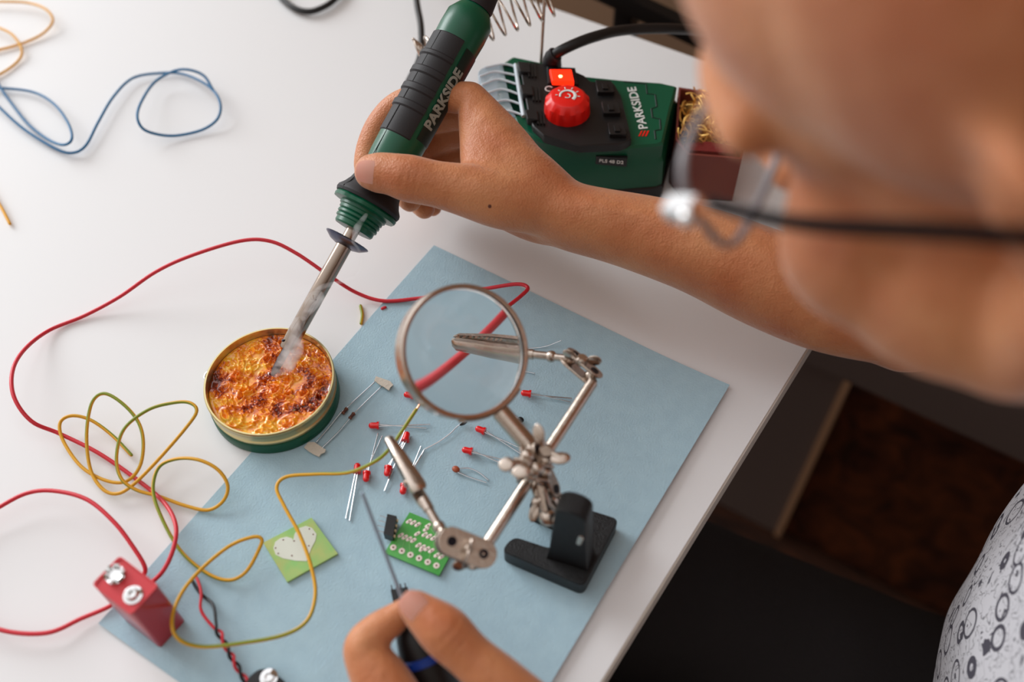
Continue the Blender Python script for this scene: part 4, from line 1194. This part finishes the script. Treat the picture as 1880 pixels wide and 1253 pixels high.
limb([(886, 262, .582, 38, 40), (905, 315, .575, 50, 50), (950, 355, .572, 58, 56)])
limb([(920, 376, .588, 42), (985, 395, .590, 52), (1040, 400, .586, 56)])
limb([(985, 372, .582, 58, 80), (1045, 397, .580, 63, 86), (1110, 413, .578, 66, 84), (1180, 430, .576, 72, 84), (1290, 463, .572, 82, 96), (1400, 510, .568, 91, 104), (1510, 552, .564, 94, 104), (1610, 580, .562, 88, 96), (1690, 590, .560, 84, 88)])
elbow = DP(1665, 588, .562)
shR = A(.50, .20, TZ + .15)
P = spline([elbow, elbow * .6 + shR * .4 + A(0, 0, -.005), shR], 8)
parts.add(sweep(P, np.linspace(.030, .044, len(P)), seg=20, cap='round')[:2])
# left hand
limb([(765, 1117, .452, 33), (778, 1128, .451, 38), (816, 1160, .448, 49), (862, 1205, .447, 45), (912, 1250, .446, 51), (985, 1320, .446, 60)])   # thumb
limb([(738, 1124, .466, 24), (722, 1138, .466, 29), (692, 1160, .464, 34), (668, 1186, .462, 37), (676, 1212, .461, 44), (700, 1252, .459, 54), (735, 1315, .455, 60), (790, 1400, .45, 56)])       # index
limb([(800, 1260, .492, 34), (745, 1262, .490, 38), (700, 1285, .486, 40), (720, 1340, .476, 48), (800, 1430, .462, 54)])
limb([(830, 1300, .512, 34), (770, 1310, .508, 38), (730, 1335, .502, 40), (755, 1390, .486, 48), (830, 1460, .470, 54)])
limb([(850, 1345, .525, 32), (800, 1355, .520, 34), (765, 1380, .512, 36), (790, 1430, .496, 44), (850, 1490, .478, 50)])
limb([(790, 1400, .452, 52), (900, 1450, .446, 80), (1000, 1500, .44, 90)]); limb([(985, 1320, .446, 58), (1010, 1400, .442, 74), (1050, 1500, .44, 80)])
limb([(830, 1460, .470, 54), (930, 1500, .455, 80), (1020, 1540, .44, 90)]); limb([(850, 1490, .478, 50), (940, 1520, .46, 76)])
wrL = DP(1040, 1540, .440); elL = A(.42, -.40, TZ + .03); shL = A(.50, -.21, TZ + .14)
P = spline([wrL, wrL * .5 + elL * .5, elL], 10)
parts.add(sweep(P, np.linspace(.022, .036, len(P)), np.linspace(.028, .038, len(P)), ref=Z, seg=20, cap='round')[:2])
P = spline([elL, elL * .5 + shL * .5, shL], 8)
parts.add(sweep(P, np.linspace(.036, .048, len(P)), seg=20, cap='round')[:2])
# head: local axes forward, left, up
hf = nrm(R.T @ A(-.62, .09, -.78)); hu = R.T @ A(-.58, .60, .53); hu = nrm(hu - hf * (hu @ hf)); hl_ = np.cross(hu, hf)
hinge = DP(1308, 366, .295)
HC = hinge - hf * .084 - hl_ * .066
def H(f_, l_, u_): return HC + hf * f_ + hl_ * l_ + hu * u_
HA = (hf, hl_, hu)
def hell(f_, l_, u_, a, b, c): parts.add(ellipsoid(H(f_, l_, u_), a, b, c, axes=HA, seg=32, rings=20))
def hcap(pts, rr, rb=None):
    P = spline([H(*p) for p in pts], 6); r_ = np.interp(np.linspace(0, 1, len(P)), np.linspace(0, 1, len(rr)), rr)
    parts.add(sweep(P, r_, seg=16, cap='round')[:2])
hell(-.012, 0, .036, .098, .076, .086)
hell(.028, 0, .040, .066, .066, .066)
hell(.030, 0, -.030, .054, .060, .082)
hell(.045, 0, .006, .048, .058, .050)
for s in (-1, 1):
    hell(.056, s * .040, -.032, .028, .024, .026)
    hcap([(-.002, s * .060, -.050), (.030, s * .050, -.082), (.070, s * .022, -.104)], [.018, .018, .017])
    hcap([(.070, s * .054, .014), (.083, s * .034, .022), (.089, s * .010, .016)], [.009, .010, .010])
    hell(.076, s * .031, -.002, .013, .0135, .0125)
    hell(.1075, s * .0125, -.044, .010, .0075, .0085)
    hcap([(-.010, s * .074, .026), (-.020, s * .084, .020), (-.024, s * .084, .000), (-.014, s * .080, -.020), (-.006, s * .074, -.030)], [.005, .0055, .005, .005, .006])
    hell(-.010, s * .075, -.002, .010, .005, .022)
hcap([(.094, 0, .010), (.104, 0, -.012), (.117, 0, -.034), (.119, 0, -.042)], [.009, .009, .0105, .010])
hcap([(.088, -.020, -.068), (.100, 0, -.066), (.088, .020, -.068)], [.005, .007, .005])
hcap([(.086, -.018, -.077), (.098, 0, -.078), (.086, .018, -.077)], [.005, .0075, .005])
hell(.076, 0, -.098, .020, .022, .018)
for s in (-1, 1): hell(.064, s * .045, -.046, .027, .024, .028); hell(.040, s * .050, -.062, .036, .022, .032); hell(.046, s * .036, -.080, .034, .022, .026)
for s in (-1, 1): hell(.064, s * .026, -.070, .030, .024, .030)
nk = A(.45, -.02, TZ + .17)
P = spline([H(-.02, 0, -.03), H(-.035, 0, -.085), nk, nk + A(.05, 0, -.10)], 8)
parts.add(sweep(P, np.linspace(.052, .062, len(P)), seg=28, cap='round')[:2])
parts.add(sweep(spline([shR, nk + A(.03, .0, -.03), shL], 10), [.046] * 5 + [.052] * 11 + [.046] * 5, seg=20, cap='round')[:2])
parts.add(sweep(spline([nk + A(.03, 0, -.05), A(.56, 0, TZ - .05), A(.62, 0, TZ - .22)], 8), .07, seg=20, cap='round')[:2])

pv_all = np.concatenate(parts.v)
me = bpy.data.meshes.new('body'); me.from_pydata([tuple(x) for x in pv_all], [], parts.f)
tmp = bpy.data.objects.new('tmp', me); col.objects.link(tmp)
bmt = bmesh.new(); bmt.from_mesh(me); bmesh.ops.recalc_face_normals(bmt, faces=bmt.faces[:]); bmt.to_mesh(me); bmt.free()
md = tmp.modifiers.new('r', 'REMESH'); md.mode = 'VOXEL'; md.voxel_size = 0.00135; md.adaptivity = 0.0
bpy.context.view_layer.update()
dg = bpy.context.evaluated_depsgraph_get()
bme = bpy.data.meshes.new_from_object(tmp.evaluated_get(dg))
bpy.data.objects.remove(tmp); bpy.data.meshes.remove(me)
nv = len(bme.vertices); co = np.empty(nv * 3); bme.vertices.foreach_get('co', co); co = co.reshape(-1, 3)
ne = len(bme.edges); ed = np.empty(ne * 2, dtype=np.int32); bme.edges.foreach_get('vertices', ed); ed = ed.reshape(-1, 2)
deg = np.bincount(ed.ravel(), minlength=nv).astype(float)[:, None]
def lap(c):
    s = np.empty_like(c)
    for k in range(3):
        s[:, k] = np.bincount(ed[:, 0], c[ed[:, 1], k], nv) + np.bincount(ed[:, 1], c[ed[:, 0], k], nv)
    return s / np.maximum(deg, 1)
def smooth(c, it, w=None, lam=.6, mu=-.62):
    for i in range(it):
        for l_ in (lam, mu):
            d = (lap(c) - c) * l_
            c = c + (d if w is None else d * w)
    return c
dh = np.linalg.norm(co - HC, axis=1)
isface = (dh < .16)[:, None].astype(float)
# plain Laplacian rounds the joins between the fingers and the palm, Taubin steps keep the volume
for i in range(3): co = co + (lap(co) - co) * .5
co = smooth(co, 12)
for i in range(34): co = co + (lap(co) - co) * .6 * isface
palm = np.zeros((nv, 1))
for (u, v_, d_, r_) in ((905, 300, .575, .034), (960, 340, .575, .036), (1010, 380, .578, .040), (1060, 400, .578, .04), (900, 1400, .45, .05)):
    c0 = DP(u, v_, d_); palm = np.maximum(palm, np.clip(1.4 - np.linalg.norm(co - c0, axis=1)[:, None] / r_, 0, 1))
for i in range(26): co = co + (lap(co) - co) * .6 * palm
arm = (np.clip(((co - CAM) @ CX - .06) / .03, 0, 1))[:, None] * (1 - isface)
for i in range(20): co = co + (lap(co) - co) * .6 * arm
# creases over the joints
def crease(p, axis, depth, width, reach):
    global co
    d = co - p; a = d @ nrm(axis); r_ = np.linalg.norm(d - np.outer(a, nrm(axis)), axis=1)
    nrmv = co - (p - CZ * .012); nrmv /= np.linalg.norm(nrmv, axis=1)[:, None]
    co = co - nrmv * (depth * np.exp(-(a / width) ** 2) * np.exp(-(r_ / reach) ** 2))[:, None]
tdirR = nrm(DP(700, 318, .56) - DP(800, 338, .56))
for s_ in (-.0035, 0, .0035): crease(DP(752, 325, .547) + tdirR * s_, tdirR, .00035, .0007, .008)
tdirL = nrm(DP(780, 1128, .45) - DP(880, 1220, .45))
for s_ in (-.004, -.001, .003): crease(DP(832, 1175, .437) + tdirL * s_, tdirL, .0004, .0008, .008)
# forearm tendon and veins
def ridge(pts, h, w):
    global co
    P = spline(pts, 8); best = np.full(nv, 9.9)
    for p in P: best = np.minimum(best, np.linalg.norm(co - p, axis=1))
    co = co + CZ * (h * np.exp(-(best / w) ** 2))[:, None]
ridge([DP(1090, 372, .556), DP(1180, 392, .552), DP(1290, 420, .545)], .0012, .006)
ridge([DP(930, 250, .575), DP(985, 310, .568), DP(1040, 345, .565)], .0012, .007)
ridge([DP(880, 352, .552), DP(940, 372, .556), DP(1000, 385, .56)], .0014, .008)
bme.vertices.foreach_set('co', co.ravel()); bme.update()
bme.materials.clear(); bme.materials.append(m_skin)
bme.shade_smooth()
base = A(.58, 0, 0)
person = thing('person', base, 'person in glasses and a white printed shirt leaning over the desk, soldering', 'person')
body = bpy.data.objects.new('body', bme); col.objects.link(body); attach(body, person)

# fingernails
def nail(c, d, up, w, l):
    d = nrm(d); up = nrm(up - d * (up @ d)); s_ = np.cross(d, up); v, f = [], []; nr, na = 8, 36
    for lift in (.00035, -.0012):
        v.append(c + up * lift)
        for i in range(1, nr + 1):
            for j in range(na):
                t = 2 * math.pi * j / na; ca, sa_ = math.cos(t), math.sin(t); q = i / nr
                a = q * math.copysign(abs(ca) ** .72, ca); b = q * math.copysign(abs(sa_) ** .72, sa_)
                rad = w * 1.15; th = b * .80
                v.append(c + d * a * l + s_ * math.sin(th) * rad + up * ((math.cos(th) - 1) * rad * .85 + lift - .0010 * max(0, a) ** 2 - .0003 * a * a))
    N = 1 + nr * na
    for k in (0, N):
        for j in range(na): f.append((k, k + 1 + j, k + 1 + (j + 1) % na))
        for i in range(nr - 1):
            for j in range(na):
                j2 = (j + 1) % na; f.append((k + 1 + i * na + j, k + 1 + i * na + j2, k + 1 + (i + 1) * na + j2, k + 1 + (i + 1) * na + j))
    o_ = 1 + (nr - 1) * na
    for j in range(na):
        j2 = (j + 1) % na; f.append((o_ + j, o_ + j2, N + o_ + j2, N + o_ + j))
    return v, f
from mathutils.bvhtree import BVHTree
bvh = BVHTree.FromPolygons([Vector(x) for x in co], [tuple(p.vertices) for p in bme.polygons])
def surf(u, v):
    r_ = Vector(nrm(ray(u, v))); hit = bvh.ray_cast(Vector(CAM), r_)
    return (np.array(hit[0]), np.array(hit[1])) if hit[0] is not None else (None, None)
for (u, v, u2, v2, w, l) in ((682, 317, 660, 314, .0088, .0088), (768, 1121, 748, 1102, .0080, .0092)):
    p, n_ = surf(u, v)
    if p is not None:
        if n_ @ CZ < 0: n_ = -n_
        o = build('fingernail', *nail(p + n_ * .0002, DP(u2, v2, .5) - DP(u, v, .5), n_, w * .88, l), m_nail, person); o['label'] = 'thumb nail'
p, n_ = surf(899, 379)
if p is not None:
    o = build('mole', *ellipsoid(p, .0011, .0010, .0005, axes=frame(n_)), mat('mole', (92, 48, 36), .6), person)
    o['label'] = 'small brown mole'

# hair on the crown
def cap_hair():
    v, f = [], []; seg, rg_ = 48, 20
    for k, g in enumerate((1.045, .97)):
        for i in range(rg_ + 1):
            t_ = math.pi * .42 * i / rg_ + .02
            for j in range(seg):
                a = 2 * math.pi * j / seg
                v.append(H(-.012 - .055 * (i / rg_) * 0 + .100 * g * math.sin(t_) * math.cos(a) * (.42 if math.cos(a) > 0 else 1.0) - .022, .078 * g * math.sin(t_) * math.sin(a) * .85, .036 + .086 * g * math.cos(t_) * 1.02))
    N = seg * (rg_ + 1)
    for i in range(rg_):
        for j in range(seg):
            j2 = (j + 1) % seg; q = (i * seg + j, i * seg + j2, (i + 1) * seg + j2, (i + 1) * seg + j); f.append(q); f.append(tuple(x + N for x in reversed(q)))
    for j in range(seg):
        j2 = (j + 1) % seg; f.append((rg_ * seg + j, rg_ * seg + j2, rg_ * seg + j2 + N, rg_ * seg + j + N))
    f.append(tuple(range(seg))); f.append(tuple(N + j for j in range(seg - 1, -1, -1)))
    return v, f
build('hair', *cap_hair(), m_hair, person)

# shirt (torso, sleeves)
def cloth(name, loops, m, voxel=.004, it=10):
    mb = MB()
    for P, ra, rb, ref in loops:
        P2 = spline(P, 8); r1 = np.interp(np.linspace(0, 1, len(P2)), np.linspace(0, 1, len(ra)), ra); r2 = np.interp(np.linspace(0, 1, len(P2)), np.linspace(0, 1, len(rb)), rb)
        mb.add(sweep(P2, r1, r2, ref=ref, seg=28, cap='round')[:2])
    me = bpy.data.meshes.new('c'); me.from_pydata([tuple(x) for x in np.concatenate(mb.v)], [], mb.f)
    bmt = bmesh.new(); bmt.from_mesh(me); bmesh.ops.recalc_face_normals(bmt, faces=bmt.faces[:]); bmt.to_mesh(me); bmt.free()
    o = bpy.data.objects.new('tmp', me); col.objects.link(o)
    md = o.modifiers.new('r', 'REMESH'); md.mode = 'VOXEL'; md.voxel_size = voxel
    s = o.modifiers.new('s', 'SMOOTH'); s.iterations = it; s.factor = .6
    bpy.context.view_layer.update()
    r_ = bpy.data.meshes.new_from_object(o.evaluated_get(bpy.context.evaluated_depsgraph_get()))
    bpy.data.objects.remove(o)
    n = len(r_.vertices); c = np.empty(n * 3); r_.vertices.foreach_get('co', c); c = c.reshape(-1, 3)
    nn_ = np.empty(n * 3); r_.vertices.foreach_get('normal', nn_); nn_ = nn_.reshape(-1, 3)
    fold = .0022 * np.sin(c[:, 0] * 70 + np.sin(c[:, 2] * 30) * 2.0 + c[:, 1] * 25) * np.sin(c[:, 2] * 22 + c[:, 1] * 30)
    c = c + nn_ * fold[:, None]
    r_.vertices.foreach_set('co', c.ravel()); r_.update(); r_.materials.clear(); r_.materials.append(m); r_.shade_smooth()
    q = bpy.data.objects.new(name, r_); col.objects.link(q); attach(q, person)
    return q
TORSO_X = 0
cloth('shirt', [([nk + A(.045, 0, -.04), A(.485, 0, TZ + .03), A(.495, 0, TZ - .10), A(.56, 0, TZ - .27)], [.10, .165, .165, .165], [.075, .105, .115, .12], (1, 0, 0)),
                ([nk + A(.03, .02, -.04), shR, elbow * .42 + shR * .58], [.06, .062, .056], [.06, .062, .056], Z),
                ([nk + A(.03, -.02, -.04), shL, elL * .42 + shL * .58], [.06, .062, .056], [.06, .062, .056], Z)], m_shirt)
KN = [(.60, .085), (.60, -.10)]
tl = []
for sg, kx, ky in ((1, .10, -.035), (-1, .12, -.225)):
    tl.append(([A(.66, sg * .085 - .05, TZ - .31), A(.42, sg * .09 - .09, TZ - .295), A(kx, ky, TZ - .265)], [.09, .082, .066], [.085, .078, .064], Z))
    tl.append(([A(kx, ky, TZ - .265), A(kx + .04, ky, TZ - .46), A(kx + .06, ky, TZ - .67)], [.064, .056, .055], [.064, .056, .055], A(0, 1, 0)))
tl.append(([A(.66, -.13, TZ - .29), A(.66, -.01, TZ - .29)], [.11, .11], [.10, .10], Z))
cloth('trousers', tl, m_trouser, .005, 8)
for sg, kx, ky in ((1, .10, -.035), (-1, .12, -.225)):
    build('shoe', *sweep(spline([A(kx + .09, ky, .045), A(kx + .02, ky, .045), A(kx - .08, ky, .038), A(kx - .14, ky, .032)], 6), np.linspace(.042, .040, 19), np.linspace(.044, .030, 19), ref=Z, seg=20, cap='round')[:2], m_shoe, person)
# stool under the person
sto = thing('stool', (.64, 0, 0), 'round wooden stool under the seated person', 'stool')
build('seat', *lathe(A(.66, -.07, .305), Z, [(.15, 0), (.17, .008), (.17, .022), (.16, .03)], 48), m_wood_stool, sto)
for a in range(4):
    an = math.pi / 4 + a * math.pi / 2
    build('leg', *tube(A(.66 + .12 * math.cos(an), -.07 + .12 * math.sin(an), .306), A(.66 + .16 * math.cos(an), -.07 + .16 * math.sin(an), 0.0), .014, 16), m_wood_stool, sto)

# ------------------------------------------------------------------ glasses
gl = thing('glasses', hinge, 'glasses with black temple arms and grey rims on the face of the person', 'glasses')
for s in (1, -1):
    P = spline([H(.084, s * .067, -.001), H(.05, s * .0745, -.001), H(.0, s * .0785, .000), H(-.022, s * .079, -.004), H(-.040, s * .078, -.030)], 10)
    build('temple_arm', *sweep(P, np.linspace(.0012, .0018, len(P)), np.linspace(.0030, .0042, len(P)), ref=hu, seg=14, cap='round')[:2], m_temple, gl)
    ring = []
    for a in np.linspace(0, 2 * math.pi, 40, endpoint=False):
        ca, sa_ = math.cos(a), math.sin(a)
        x = math.copysign(abs(ca) ** .6, ca) * .0265; y = math.copysign(abs(sa_) ** .6, sa_) * .0195
        ring.append(H(.1005 - .006 * ((x + .036) / .06) ** 2 , s * (.0395 + x), -.010 + y))
    ring = np.array(ring)
    build('rim', *sweep(ring, .0012, .0017, ref=hf, seg=10, closed=True)[:2], m_lensrim, gl)
    c_ = ring.mean(0); lv = np.concatenate([ring, (ring + c_) / 2, [c_ + hf * .001]]); n_ = len(ring); lf = []
    for j in range(n_):
        j2 = (j + 1) % n_; lf.append((j, j2, n_ + j2, n_ + j)); lf.append((n_ + j, n_ + j2, 2 * n_))
    lo = build('lens', lv, lf, m_thin, gl)
    build('hinge', *box(H(.0945, s * .0685, -.001), hf, hl_, hu, .012, .007, .006, .0012), m_chrome, gl)
    build('hinge_screw', *ball(H(.090, s * .0725, -.001), .0030), m_chrome, gl)
    build('nose_pad', *ellipsoid(H(.100, s * .0095, -.016), .002, .0025, .005, axes=HA), m_thin, gl)
P = spline([H(.100, -.013, -.002), H(.104, 0, .001), H(.100, .013, -.002)], 8)
build('bridge', *sweep(P, .0011, seg=10)[:2], m_lensrim, gl)

# ------------------------------------------------------------------ screwdriver in the left hand
d0, d1_ = DP(664, 903, .470), DP(800, 1262, .478)
dx = nrm(d1_ - d0); Ld = np.linalg.norm(d1_ - d0)
sd = thing('screwdriver', d1_, 'thin precision screwdriver with a black handle and blue ring held in the left hand', 'screwdriver')
build('shaft', *lathe(d0, dx, [(.0002, 0), (.0008, .0006), (.0009, .004), (.0009, Ld * .62)], 16), m_shaft, sd)
build('handle', *lathe(d0 + dx * Ld * .60, dx, [(.002, 0), (.005, .002), (.0095, .012), (.0115, .022), (.0122, .03), (.0122, .075), (.009, .08)], 32), m_black, sd)
build('ring', *lathe(d0 + dx * (Ld * .60 + .021), dx, [(.0112, 0), (.0124, .0005), (.0127, .004), (.0118, .0044)], 32), m_blueish, sd)

# ------------------------------------------------------------------ smoke rising from the tip
def smoke_mat():
    m = bpy.data.materials.new('smoke'); m.use_nodes = True; nt = m.node_tree; nt.nodes.clear()
    o = nt.nodes.new('ShaderNodeOutputMaterial'); v = nt.nodes.new('ShaderNodeVolumeScatter')
    v.inputs['Color'].default_value = (1, 1, 1, 1); v.inputs['Anisotropy'].default_value = .2
    tc = nt.nodes.new('ShaderNodeTexCoord'); n = nt.nodes.new('ShaderNodeTexNoise'); n.inputs['Scale'].default_value = 90; n.inputs['Detail'].default_value = 2; n.inputs['Distortion'].default_value = 1
    r = nt.nodes.new('ShaderNodeMapRange'); r.inputs['From Min'].default_value = .35; r.inputs['From Max'].default_value = .72; r.inputs['To Min'].default_value = 15; r.inputs['To Max'].default_value = 170
    nt.links.new(tc.outputs['Object'], n.inputs['Vector']); nt.links.new(n.outputs['Fac'], r.inputs['Value']); nt.links.new(r.outputs[0], v.inputs['Density']); nt.links.new(v.outputs[0], o.inputs['Volume'])
    return m
m_smoke = smoke_mat()
sm = MB()
for pts, rr in (([(506, 684, .563), (524, 668, .563), (540, 640, .564), (545, 610, .566), (556, 585, .567)], [.0030, .0058, .0055, .0032, .0020]),
                ([(556, 585, .567), (545, 590, .567), (540, 605, .567), (551, 618, .567)], [.0016, .0022, .0022, .0014]),
                ([(556, 585, .566), (574, 560, .567), (585, 545, .568), (575, 545, .567), (566, 556, .567), (560, 575, .567)], [.002, .0034, .0036, .003, .0022, .001]),
                ([(575, 545, .567), (590, 528, .568), (618, 520, .569), (650, 510, .57), (662, 490, .571), (660, 462, .572), (648, 445, .572)], [.002, .0016, .0012, .0010, .0010, .0009, .0008]),
                ([(648, 445, .572), (655, 420, .572), (672, 395, .572)], [.0010, .0022, .0012])):
    P = spline([DP(*p) for p in pts], 8); r1 = np.interp(np.linspace(0, 1, len(P)), np.linspace(0, 1, len(rr)), rr)
    sm.add(sweep(P, r1, seg=14, cap='round')[:2])
scene.cycles.volume_bounces = 4
so = sm.build('smoke', m_smoke, None, 80)
tag(so, 'thin white smoke wisp curling up from the iron tip and the rosin', 'smoke', kind='stuff')
